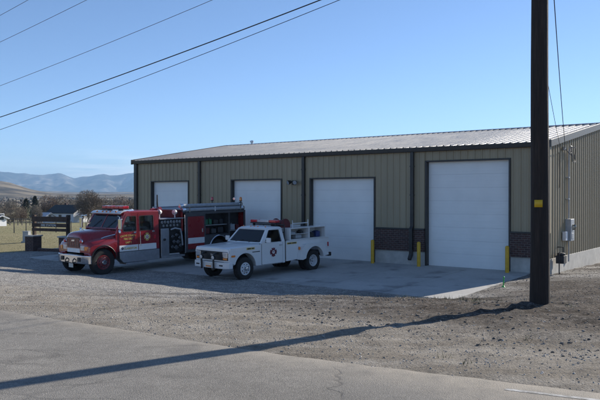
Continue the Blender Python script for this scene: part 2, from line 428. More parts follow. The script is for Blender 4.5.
# worn white edge line, only a broken length of it left
def line_mat():
    t = NT('worn_road_paint'); c = t.coords()
    n = t.noise(c, 9, 6, .7); t.link(t.ramp(n, [(.42, (.23, .22, .20)), (.60, (.50, .49, .47))]), t.b.inputs['Base Color']); t.b.inputs['Roughness'].default_value = .8
    return t.m
lm = MB(); sl = np.arange(5.75, 10, .2)
for a, b in zip(sl[:-1], sl[1:]):
    p = []
    for s0 in (a, b):
        for k in (0, .06):
            q0 = float(np.interp(s0, *EDGE)) + .58 + k - .012 * (s0 - 5.75); w = W(s0, q0); p.append((w.x, w.y, z1(w.x, w.y) + .0085))
    lm.raw(p, [(0, 2, 3, 1)])
tag(lm.build('road_marking', line_mat()), kind='structure')

# concrete apron ----------------------------------------------------------
def apron_mat():
    t = NT('apron_concrete'); P, s, q, wy = sq_nodes(t)
    n1 = t.noise(P, .5, 5, .6); n2 = t.noise(P, 9, 5, .65)
    c = t.ramp(n1, [(.3, (.36, .345, .32)), (.7, (.47, .455, .425))]); c = t.mix(1, c, t.ramp(n2, [(.3, .9), (.7, 1.08)]), 'MULTIPLY')
    # oil stains where vehicles stand
    st = t.ramp(t.noise(P, .9, 3, .5), [(.56, 0), (.68, .65)])
    c = t.mix(st, c, (.16, .15, .145))
    t.link(c, t.b.inputs['Base Color']); t.b.inputs['Roughness'].default_value = .8
    t.link(t.bump(n2, .15, .01), t.b.inputs['Normal']); return t.m
am = MB(); ma = apron_mat()
js = [-23.3, -18.15, -14.3, -11.29, -8.4, -5.6, -3.1, -.66]; jq = [-.2, 3.4, 6.95]
for a, b in zip(js[:-1], js[1:]):
    for c, d in zip(jq[:-1], jq[1:]):
        g = .011
        vs = []
        for zz in (-.16, 0):
            for q in (c + (g if c > 0 else 0), d - g):
                for s0 in (a + g, b - g):
                    w = W(s0, q); vs.append((w.x, w.y, -.0245 * q + zz))
        am.raw(vs, [(0, 2, 3, 1), (4, 5, 7, 6), (0, 1, 5, 4), (2, 6, 7, 3), (0, 4, 6, 2), (1, 3, 7, 5)])
tag(am.build('apron', ma, bevel=.008), kind='structure')

# loose stones, one mass
def stones(name, n, area, size, dark, simple=False, spill=.25):
    g = (1 + 5 ** .5) / 2
    u = np.array([[-1, g, 0], [1, g, 0], [-1, -g, 0], [1, -g, 0], [0, -1, g], [0, 1, g], [0, -1, -g], [0, 1, -g], [g, 0, -1], [g, 0, 1], [-g, 0, -1], [-g, 0, 1]], float) / 1.9
    F = np.array([[0, 11, 5], [0, 5, 1], [0, 1, 7], [0, 7, 10], [0, 10, 11], [1, 5, 9], [5, 11, 4], [11, 10, 2], [10, 7, 6], [7, 1, 8], [3, 9, 4], [3, 4, 2], [3, 2, 6], [3, 6, 8], [3, 8, 9], [4, 9, 5], [2, 4, 11], [6, 2, 10], [8, 6, 7], [9, 8, 1]])
    if simple:
        u = np.array([[1, 0, 0], [-1, 0, 0], [0, 1, 0], [0, -1, 0], [0, 0, 1], [0, 0, -1]], float); F = np.array([[0, 2, 4], [2, 1, 4], [1, 3, 4], [3, 0, 4], [2, 0, 5], [1, 2, 5], [3, 1, 5], [0, 3, 5]])
    nu = len(u)
    s0 = rng.uniform(area[0], area[1], n); q0 = rng.uniform(area[2], area[3], n)
    keep = ~((s0 < -.55) & (s0 > -23.4) & (q0 < 7.05)) & (q0 < np.interp(s0, *EDGE) - .05 + rng.exponential(spill, n))
    if simple: keep &= rng.random(n) > .85 * sm((s0 + .5) / 3.5) * sm((18.3 - q0) / 2)
    s0 = s0[keep]; q0 = q0[keep]; k = len(s0)
    x = RC.x + EX.x * s0 - PY.x * q0; y = RC.y + EX.y * s0 - PY.y * q0
    # height taken from the ground grid
    xi = np.clip(np.searchsorted(xs, x) - 1, 0, nx - 2); yi = np.clip(np.searchsorted(ys, y) - 1, 0, ny - 2)
    fx = (x - xs[xi]) / (xs[xi + 1] - xs[xi]); fy = (y - ys[yi]) / (ys[yi + 1] - ys[yi])
    z = (Z[yi, xi] * (1 - fx) + Z[yi, xi + 1] * fx) * (1 - fy) + (Z[yi + 1, xi] * (1 - fx) + Z[yi + 1, xi + 1] * fx) * fy
    r = size[0] + (size[1] - size[0]) * rng.random(k) ** 4.0
    jit = rng.uniform(.75, 1.15, (k, nu, 1)); ang = rng.uniform(0, 2 * PI, k); ca = np.cos(ang)[:, None]; sa = np.sin(ang)[:, None]
    v = u[None] * jit; v = v + rng.normal(0, .12, v.shape)
    sc = np.stack([r * rng.uniform(.8, 1.4, k), r, r * rng.uniform(.45, .75, k)], -1)[:, None, :]
    v = v * sc; vx = v[..., 0] * ca - v[..., 1] * sa; vy = v[..., 0] * sa + v[..., 1] * ca
    c = np.stack([vx + x[:, None], vy + y[:, None], v[..., 2] + z[:, None] + (r * .12)[:, None]], -1).reshape(-1, 3)
    f = (F[None] + (np.arange(k) * nu)[:, None, None]).reshape(-1, 3)
    t = NT(name + '_rock'); P = t.coords('Object')
    v1 = t.new('ShaderNodeTexVoronoi', _Scale=9); t.link(P, v1.inputs['Vector'])
    t.link(t.ramp(v1.outputs['Color'], dark), t.b.inputs['Base Color']); t.b.inputs['Roughness'].default_value = .9
    o = np_mesh(name, c, f, t.m, smooth=False); tag(o, kind='stuff'); return o
gcols = [(0, (.15, .13, .115)), (.4, (.27, .25, .225)), (.75, (.40, .375, .345)), (1, (.58, .55, .51))]
o = stones('gravel_stones', 170000, (-24, 9, 5.5, 22), (.004, .017), gcols, True, .3); tag(o, 'loose grey and tan gravel scattered between the concrete apron and the road', 'gravel')
dcols = [(0, (.08, .066, .054)), (.55, (.15, .126, .105)), (.88, (.27, .24, .21)), (1, (.48, .45, .41))]
o = stones('soil_clods', 19000, (-1, 11, -6, 18.4), (.005, .028), dcols); tag(o, 'brown clods and broken rock in the dug soil round the power pole', 'rubble')

# ------------------------------------------------------------------ building
B = empty('fire_station', (RC.x, RC.y, 0), BANG, label='long tan ribbed metal fire station with four white overhead doors and a low metal roof', cat='building')
LX, DY, EZ, RZ = -23.53, 15.6, 4.9, 6.2
def ribbed(mb, a0, a1, zfun0, zfun1, place, pitch=.305, rib=.032):
    """vertical trapezoid ribs; place(a, out, z)"""
    k0 = math.floor(a0 / pitch); pts = []
    a = k0 * pitch
    while a < a1:
        pts += [(a, 0), (a + .10, 0), (a + .125, rib), (a + .165, rib), (a + .19, 0), (a + .215, .0), (a + .225, .008), (a + .265, .008), (a + .275, 0)]
        a += pitch
    q = [(a0, 0)] + [p for p in pts if a0 + .001 < p[0] < a1 - .001] + [(a1, 0)]
    vs = []; fs = []
    for a, o in q: vs += [place(a, o, zfun0(a)), place(a, o, zfun1(a))]
    for i in range(len(q) - 1): fs.append((2 * i, 2 * i + 2, 2 * i + 3, 2 * i + 1))
    mb.raw(vs, fs)
DOORS = [(-22.06, -19.12, 3.66), (-15.9, -12.7, 3.66), (-10.9, -7.5, 3.66), (-4.96, -1.51, 4.28)]
JT = .075
fw = MB(); K = lambda c: (lambda a: c)
fp = lambda a, o, z: (a, -o, z)
edges = [LX]
for a, b, h in DOORS: edges += [a - JT, b + JT]
edges.append(0)
for i in range(0, len(edges), 2): ribbed(fw, edges[i], edges[i + 1], K(1.5), K(4.74), fp)
for a, b, h in DOORS: ribbed(fw, a - JT, b + JT, K(h + .05), K(4.74), fp)
fw.build('front_wall', m_wall, B, ang=20, fix=False)
rk = lambda y: EZ - .1 + (RZ - EZ) * (1 - abs(y - DY / 2) / (DY / 2))
for sx0, sg in ((0, 1), (LX, -1)):
    sw = MB(); ribbed(sw, 0, DY / 2, K(.56), rk, lambda a, o, z: (sx0 + sg * o, a, z)); ribbed(sw, DY / 2, DY, K(.56), rk, lambda a, o, z: (sx0 + sg * o, a, z))
    sw.build('side_wall', m_wall, B, ang=20, fix=False)
bw = MB(); ribbed(bw, LX, 0, K(.56), K(4.8), lambda a, o, z: (a, DY + o, z)); bw.build('rear_wall', m_wall, B, ang=20, fix=False)
# roof: two slopes, seams every 0.3 m
for (ya, yb) in ((-.16, DY / 2), (DY + .16, DY / 2)):
    rf = MB(); za = EZ + .02 - .16 * (RZ - EZ) / (DY / 2); zb = RZ + .02
    prof = []; a = LX - .12
    while a < .12: prof += [(a, 0), (a + .255, 0), (a + .265, .05), (a + .295, .05)]; a += .305
    prof.append((.12, 0)); vs = []; fs = []
    for a, h in prof: vs += [(a, ya, za + h), (a, yb, zb + h)]
    for i in range(len(prof) - 1): fs.append((2 * i, 2 * i + 2, 2 * i + 3, 2 * i + 1))
    rf.raw(vs, fs)
    rf.raw([(LX - .12, ya, za - .03), (.12, ya, za - .03), (.12, yb, zb - .03), (LX - .12, yb, zb - .03)], [(0, 1, 2, 3)])
    rf.build('roof_slope', m_roof, B, ang=20, fix=False)
MB().prism([(-.25, -.03), (0, .01), (.25, -.03), (.25, .04), (0, .085), (-.25, .04)], lambda u, v, w: (w, DY / 2 + u, RZ + v), LX - .1, .1).build('ridge_cap', m_roof, B)
MB().prism([(-.17, 4.72), (0, 4.72), (0, 4.90), (-.19, 4.90), (-.19, 4.86)], lambda u, v, w: (w, u, v), LX - .1, .1).build('gutter', m_trim, B, bevel=.012)
def rake(x0, x1):
    m = MB()
    for ya, yb in ((-.19, DY / 2), (DY + .19, DY / 2)):
        za = EZ + .06 - .19 * .167; zb = RZ + .06
        vs = [(x, y, z + d) for x in (x0, x1) for (y, z) in ((ya, za), (yb, zb)) for d in (-.24, .03)]
        m.raw(vs, [(0, 1, 3, 2), (4, 6, 7, 5), (0, 4, 5, 1), (2, 3, 7, 6), (0, 2, 6, 4), (1, 5, 7, 3)])
    return m
m_rake = M('brown_rake_trim', (.115, .10, .08), .45, 0, .1)
rake(.045, .14).build('rake_trim', m_rake, B, bevel=.01); rake(LX - .14, LX - .045).build('rake_trim', m_trim, B, bevel=.01)
for x0, x1 in ((LX - .055, LX + .14), (-.11, .05)):
    MB().box(x0, x1, -.05, .12, 1.5 if x0 < -1 else 1.5, 4.72).build('corner_trim', m_trim if x0 < -1 else m_wall, B, bevel=.01)
# foundation and brick wainscot between doors
fd = MB()
segs = [(edges[i], edges[i + 1]) for i in range(0, len(edges), 2)]
for a, b in segs: fd.box(a + (.0), b - (.0), -.035, .25, -.45, .56)
fd.box(-.25, .03, .25, DY + .03, -.45, .55); fd.box(LX - .03, LX + .22, .25, DY + .03, -.45, .55); fd.box(LX + .22, -.25, DY - .2, DY + .03, -.45, .55)
fd.build('foundation', m_concrete, B, bevel=.012)
for a, b in segs:
    w = MB().box(a + .0, b - .0, -.10, -.002, .565, 1.46).build('brick_wainscot', m_brick, B)
    MB().box(a - .0, b + .0, -.125, .0, 1.463, 1.53).build('sill_cap', m_trim, w, bevel=.008)
# overhead doors: sectional panels in a dark frame
for a, b, h in DOORS:
    dm = MB(); n = 7 if h < 4 else 8; ph = (h + .02) / n; y0 = .17
    for k in range(n):
        z0 = k * ph; z1_ = (k + 1) * ph + .0012
        dm.box(a, b, y0, y0 + .05, z0 + .004, z1_)
        for r in range(3):                      # pressed ribs in each section
            zr = z0 + ph * (.2 + .3 * r); dm.box(a + .03, b - .03, y0 - .004, y0, zr - .012, zr + .012)
    d = dm.build('overhead_door', m_door, B, bevel=.0035)
    MB().box(a + .02, b - .02, y0 - .012, y0 + .05, -.012, .004).build('door_seal', m_black, d)
    jm = MB(); jm.box(a - JT, a, -.045, .24, -.02, h + .0).box(b, b + JT, -.045, .24, -.02, h + .0).box(a - JT, b + JT, -.045, .24, h + .003, h + .065)
    jm.build('door_frame', m_trim, B, bevel=.008)
MB().box(LX + .2, -.2, .6, .7, 0, 4.6).build('inner_partition', m_dark, B)
# downspouts with a kicked-out foot
for x in (LX + .22, -18.18, -11.29, -5.6, -.3):
    if x == -.3: continue
    d = MB().prism([(-.14, 4.72), (-.04, 4.72), (-.04, 1.55), (-.135, 1.45), (-.135, .42), (-.30, .2), (-.36, .27), (-.235, .47), (-.235, 1.50), (-.14, 1.62)], lambda u, v, w: (x + w, u, v), -.075, .075).build('downspout', m_trim, B, bevel=.008)
    for zz in (2.9, 4.1): MB().box(x - .09, x + .09, -.15, -.036, zz, zz + .05).build('strap', m_trim, d)
# flood lamp by the second door
L = MB().box(-11.95, -11.77, -.09, -.02, 3.42, 3.62).build('wall_lamp', m_black, B, bevel=.01)
for dx, a in ((-.17, -.4), (.17, .4)):
    ax = Vector((math.sin(a), -math.cos(a), -.35)); MB().lathe([(.05, -.10), (.07, -.06), (.105, .05), (.11, .09), (.10, .09)], (-11.86 + dx, -.2, 3.54), ax, 16).build('lamp_head', m_black, L)
    MB().lathe([(.001, .0), (.095, .0), (.095, .012), (.001, .012)], Vector((-11.86 + dx, -.2, 3.54)) + ax.normalized() * .085, ax, 16).build('lamp_lens', m_lens, L)
    MB().tube([(-11.86, -.06, 3.56), (-11.86 + dx * .9, -.16, 3.56)], .02, 6).build('lamp_arm', m_black, L)
# stove-pipe vent on the far roof slope
MB().lathe([(.07, -.35), (.07, .22), (.13, .24), (.13, .33), (.05, .37)], (-22.0, 8.5, RZ + .0), (0, 0, 1), 14).build('roof_vent', m_alu, B)
# electric service on the gable wall
MB().tube([(.10, 2.15, 2.0), (.10, 2.15, 4.62), (.13, 2.15, 4.78), (.22, 2.12, 4.84)], .033, 8).build('service_conduit', m_grey, B)
for zz in (2.75, 3.6): MB().box(.0, .13, 2.06, 2.24, zz, zz + .04).build('conduit_strap', m_grey, B)
mbx = MB().box(.03, .25, 1.95, 2.42, 1.12, 1.98).build('meter_cabinet', m_grey, B, bevel=.015)
MB().lathe([(.11, 0), (.11, .04), (.095, .09), (.06, .115), (.01, .12)], (.25, 2.2, 1.66), (1, 0, 0), 20).build('meter_glass', m_glassd, mbx)
MB().box(.25, .262, 2.05, 2.33, 1.2, 1.42).build('meter_door', m_grey, mbx, bevel=.004)
MB().box(.03, .17, 1.55, 1.82, 1.15, 1.5).build('switch_box', m_hwall, B, bevel=.012)
MB().tube([(.1, 2.15, 1.12), (.1, 2.15, .3)], .03, 8).build('service_pipe', m_grey, B)
gm = MB().box(.12, .42, .42, .78, .36, .66).lathe([(.13, 0), (.15, .03), (.15, .07), (.1, .1)], (.27, .6, .66), (0, 0, 1), 16).build('gas_meter', m_dark, B, bevel=.03)
MB().tube([(.27, .35, -.2), (.27, .35, .72), (.27, .45, .78), (.27, .52, .72)], .022, 8).tube([(.27, .85, .70), (.27, .85, .95), (.05, .85, .95)], .022, 8).build('gas_pipe', m_dark, gm)
# drip loop of service cable
lp = []
for k in range(15):
    a = -2.0 + k / 14 * 5.4; lp.append((.20 + .05 * math.sin(k), 2.42 + .34 * math.cos(a), 4.52 + .3 * math.sin(a)))
MB().tube([(.22, 2.12, 4.84)] + lp + [(.12, 1.62, 4.7)], .014, 6).build('cable_loop', m_wirel, B)
MB().box(.03, .12, 1.56, 1.70, 4.66, 4.80).build('cable_bracket', m_grey, B)
MB().tube([(.05, 1.05, 4.55), (.07, 1.06, 3.7), (.05, 1.1, 3.2)], .012, 5).build('wall_cable', m_wire, B)

# bollards ------------------------------------------------------------------
BL = ['yellow steel bollard right of the third door, nearest the brick wainscot', 'yellow steel bollard at the left jamb of the tallest door', 'yellow steel bollard at the right jamb of the tallest door']
for (s0, lab) in zip((-7.32, -5.12, -1.42), BL):
    w = W(s0, .42); o = MB().lathe([(.075, -.1), (.075, .95), (.068, .985), (.04, 1.01), (.005, 1.02)], (0, 0, 0), (0, 0, 1), 20).build('bollard', m_yellow)
    o.location = (w.x, w.y, -.012); tag(o, lab, 'bollard', 'yellow bollards guarding the doors')
# green stake
w = W(-.32, 3.75); st = empty('marker_stake', (w.x, w.y, z1(w.x, w.y)), label='short bright green utility marker stake in the gravel beside the apron edge', cat='marker stake')
MB().lathe([(.018, -.1), (.018, .30), (.026, .305), (.026, .345), (.006, .36)], (0, 0, 0), (0.05, 0, 1), 12).build('stake', m_stake, st)
MB().lathe([(.075, .0), (.05, .03), (.02, .06)], (0, 0, 0), (0, 0, 1), 12).build('collar', m_stake, st)

# ------------------------------------------------------------------ utility pole
PB = Vector((3.84, 10.88)); pz = z1(PB.x, PB.y) - .03
P = empty('utility_pole', (PB.x, PB.y, pz), label='tall dark wooden utility pole with a small yellow tag standing in the dirt', cat='utility pole')
pts = []; rs = []
for k in range(25):
    z = -.3 + k * .44; pts.append((.006 * math.sin(z * 1.3) - .002 * z, .005 * math.cos(z), z)); rs.append(.150 - .0042 * max(z, 0) + .01 * math.exp(-max(z, 0) * 2))
MB().tube(pts, rs, 24).build('pole', m_pole, P)
# tag facing the road
def tag_on_pole():
    m = MB(); n = 7
    d = math.atan2(-PB.y, -PB.x) - .18
    vs = []
    for k in range(n):
        a = d + (-.42 + .84 * k / (n - 1)) + .02
        for z in (1.60, 1.715): vs.append((.151 * math.cos(a), .151 * math.sin(a), z))
    m.raw(vs, [(2 * i, 2 * i + 2, 2 * i + 3, 2 * i + 1) for i in range(n - 1)])
    return m
m_tag = M('yellow_tag', (.70, .42, .02), .5)
o = tag_on_pole().build('pole_tag', m_tag, P); so = o.modifiers.new('thick', 'SOLIDIFY'); so.thickness = .004; so.offset = 1
ca = Vector((-.8, .57, 0)).normalized(); cp = Vector((ca.y, -ca.x, 0))
arm = MB().obox((0, 0, 9.5), 2.2, .1, .12, Matrix.Rotation(math.atan2(cp.y, cp.x), 3, 'Z')).build('crossarm', m_pole, P, bevel=.01)
for k in (-1.0, -.45, .45, 1.0):
    c = cp * k; MB().lathe([(.02, -.02), (.045, .02), (.03, .05), (.05, .08), (.02, .13)], (c.x, c.y, 9.57), (0, 0, 1), 12).build('insulator', m_grey, arm)
sec = MB().lathe([(.03, 0), (.22, .01), (.24, .05), (.24, .7), (.2, .78), (.03, .8)], (cp.x * .42 * -1, cp.y * .42 * -1, 7.7), (0, 0, 1), 18).build('transformer', m_grey, P)

def wire(name, p0, p1, sag, r, label, mat, n=40, group='overhead wires leading off to the left'):
    p0 = Vector(p0); p1 = Vector(p1); pts = []
    for i in range(n + 1):
        t = i / n; p = p0.lerp(p1, t); p.z -= 4 * sag * t * (1 - t); pts.append(p)
    o = MB().tube(pts, r, 6).build(name, mat); tag(o, label, 'wire', group); return o
def px_wire(name, y0px, x1px, zp_off, r, label, mat, side):
    """wire from the pole towards the next pole of the line, 45 m to the left"""
    st = Vector((PB.x, PB.y, 0)) + cp * side
    f = 680; d = ca
    def hit(px):
        t = (px - 300) / f; k = (t * st.y - st.x) / (d.x - t * d.y); return k, st.y + d.y * k
    k0, Y0 = hit(0); z0 = 2.9 + (195.6 - y0px) / f * Y0
    k1, Y1 = hit(x1px); z1_ = 2.9 + 195.6 / f * Y1
    # parabola z = a + b k + c k^2 with a gentle fixed curvature
    c = .0016
    b = (z0 - z1_ - c * (k0 * k0 - k1 * k1)) / (k0 - k1); a = z0 - b * k0 - c * k0 * k0
    pts = []
    for i in range(46):
        k = i; p = st + d * k; pts.append((p.x, p.y, a + b * k + c * k * k))
    o = MB().tube(pts, r, 6).build(name, mat); tag(o, label, 'wire', 'overhead wires leading off to the left'); return a
za = [px_wire('telephone_cable', 117.3, 321, 0, .0115, 'thickest overhead cable, a dark bundle crossing the sky at left', m_wire, -.15),
      px_wire('telephone_wire', 129.8, 340, 0, .0065, 'lowest overhead wire, just below the thick dark cable', m_wire, .15),
      px_wire('power_wire', 86, 213, 0, .006, 'thin pale overhead wire next above the thick dark cable', m_wirel, .45),
      px_wire('power_wire', 42.5, 87.5, 0, .006, 'second highest thin overhead wire near the top left corner', m_wirel, -.45),
      px_wire('power_wire', 16, 29, 0, .006, 'highest thin overhead wire, cutting the top left corner', m_wirel, -1.0)]
print('wire heights at pole', za)
def bl(x, y, z): w = RC + EX * x + PY * y; return Vector((w.x, w.y, z))
c0 = Vector((PB.x, PB.y, pz + 8.0))
att = bl(.12, 1.62, 4.74)
wire('service_wire', c0 + Vector((.02, 0, -.1)), att, .35, .011, 'black service wire dropping from right of the pole to the gable wall', m_wire, group='service wires to the station')
wire('service_wire', c0 + Vector((-.62, .0, .1)), bl(.12, 1.05, 4.6), .30, .008, 'thin service wire passing behind the pole to the station wall', m_wire, group='service wires to the station')
# ------------------------------------------------------------------ vehicles (x forward, y left, z up; front axle at x = 0)
def wheel(parent, x, y, r, w, rim_m, rim_r, side, dish=.03, lugs=8, hub_r=.09, name='wheel'):
    """side +1: outer face towards +y"""
    wv = empty(name, (x, y, r)); wv.parent = parent; ax = (0, side, 0); h = w / 2
    pr = [(rim_r * .98, -h * .8), (rim_r * 1.05, -h), (r * .93, -h), (r * .985, -h * .78), (r, -h * .5), (r, h * .5), (r * .985, h * .78), (r * .93, h * .97), (r * .80, h), (rim_r * 1.1, h * .96), (rim_r * 1.0, h * .82), (rim_r * .97, h * .5)]
    t = MB().lathe(pr, (0, 0, 0), ax, 36, caps=False)
    nb = 44
    for k in range(nb):                                  # tread blocks
        a = 2 * PI * k / nb; m = Matrix.Rotation(a, 3, 'Y')
        for yy in (-h * .36, h * .36):
            t.obox(m @ Vector((r + .004, 0, 0)) + Vector((0, yy, 0)), .018, h * .55, r * .085, m)
    t.build('tyre', m_rubber, wv)
    d0 = h * .80 - dish
    pr = [(rim_r * 1.02, h * .70), (rim_r * 1.0, h * .86), (rim_r * .93, h * .84), (rim_r * .86, d0 + .0), (rim_r * .74, d0 - .012), (rim_r * .55, d0 + .012), (rim_r * .40, d0 + .022), (rim_r * .38, d0 + .01), (.005, d0 + .01)]
    rm = MB().lathe(pr, (0, 0, 0), ax, 36, caps=False).build('rim', rim_m, wv)
    hm = MB().lathe([(hub_r, d0 - .02), (hub_r, d0 + .05), (hub_r * .8, d0 + .085), (.01, d0 + .09)], (0, 0, 0), ax, 20)
    for k in range(lugs):
        a = 2 * PI * k / lugs; hm.lathe([(.016, d0), (.016, d0 + .04), (.01, d0 + .05)], (math.cos(a) * hub_r * 1.55, 0, math.sin(a) * hub_r * 1.55), ax, 8)
    hm.build('hub', m_chrome, rm)
    for k in range(lugs):                                # hand holes
        a = 2 * PI * (k + .5) / lugs; m = Matrix.Rotation(-a, 3, 'Y')
        c = m @ Vector((rim_r * .70, 0, 0)) + Vector((0, side * (d0 + .004), 0)); MB().obox(c, rim_r * .13, .012, rim_r * .20, m).build('hand_hole', m_black, rm, bevel=.01)
    return wv
def arch(cx, cz, r, a0, a1, n=14):
    return [(cx + r * math.cos(R(a0 + (a1 - a0) * k / n)), cz + r * math.sin(R(a0 + (a1 - a0) * k / n))) for k in range(n + 1)]
def rect(a, b, c, d): return [(a, c), (b, c), (b, d), (a, d)]
def rrect(a, b, c, d, r=.05, n=4):
    out = []
    for cx, cz, s in ((b - r, d - r, 0), (a + r, d - r, 90), (a + r, c + r, 180), (b - r, c + r, 270)):
        for k in range(n + 1): t = R(s + 90 * k / n); out.append((cx + r * math.cos(t), cz + r * math.sin(t)))
    return out
def rpoly(pts, r=.05, n=4):
    """round the corners of an outline"""
    out = []; k = len(pts)
    for i in range(k):
        p = Vector(pts[i]); a = Vector(pts[i - 1]) - p; b = Vector(pts[(i + 1) % k]) - p
        rr = min(r, a.length * .45, b.length * .45); pa = p + a.normalized() * rr; pb = p + b.normalized() * rr
        for j in range(n + 1):
            t = j / n; q = pa * (1 - t) ** 2 + p * 2 * t * (1 - t) + pb * t * t; out.append((q.x, q.y))
    return out
def emblem(parent, name, c, ux, uy, r, m_out, m_in, m_mid):
    """eight-pointed fire-service cross on a disc"""
    ux = Vector(ux); uy = Vector(uy); uz = ux.cross(uy); c = Vector(c)
    def fn(u, v, w): return tuple(c + ux * u + uy * v + uz * w)
    prof = []
    for k in range(4):
        a = PI / 2 * k
        for da, rr in ((-.56, 1.0), (-.28, .95), (.0, 1.0), (.28, .95), (.56, 1.0), (.785, .55)): prof.append((r * rr * math.cos(a + da), r * rr * math.sin(a + da)))
    o = MB().prism(prof, fn, .0, .004).build(name, m_out, parent)
    disc = lambda rr, n=24: [(rr * math.cos(2 * PI * k / n), rr * math.sin(2 * PI * k / n)) for k in range(n)]
    MB().prism(disc(r * .52), fn, .004, .007).build('emblem_ring', m_mid, o)
    MB().prism(disc(r * .36), fn, .007, .010).build('emblem_disc', m_in, o)
    MB().prism([(-.06 * r, -.28 * r), (.06 * r, -.28 * r), (.06 * r, .28 * r), (-.06 * r, .28 * r)], fn, .010, .012).prism([(-.24 * r, .06 * r), (.24 * r, .06 * r), (.24 * r, .16 * r), (-.24 * r, .16 * r)], fn, .0101, .0122).build('emblem_symbol', m_mid, o)
    return o
def gauge_set(parent, spots, y):
    for (x, z, r) in spots:
        g = MB().lathe([(r, 0), (r, .02), (r * .85, .026)], (x, y, z), (0, 1, 0), 16).build('gauge', m_alu, parent)
        MB().lathe([(r * .82, .0), (r * .82, .003)], (x, y + .0262, z), (0, 1, 0), 16).build('gauge_face', m_face, g)
def spot_lamp(parent, x, y, z, d=(1, .3, 0), r=.11):
    ax = Vector(d).normalized()
    s = MB().lathe([(.03, -.12), (r * .7, -.10), (r, -.02), (r, .06), (r * .92, .06)], (x, y, z), ax, 18).tube([(x, y, z - .28), (x, y, z - .05)], .022, 8).build('work_lamp', m_whitep, parent)
    MB().lathe([(.001, 0), (r * .92, 0), (r * .85, .02), (.001, .03)], Vector((x, y, z)) + ax * .055, ax, 18).build('lamp_lens', m_lens, s)

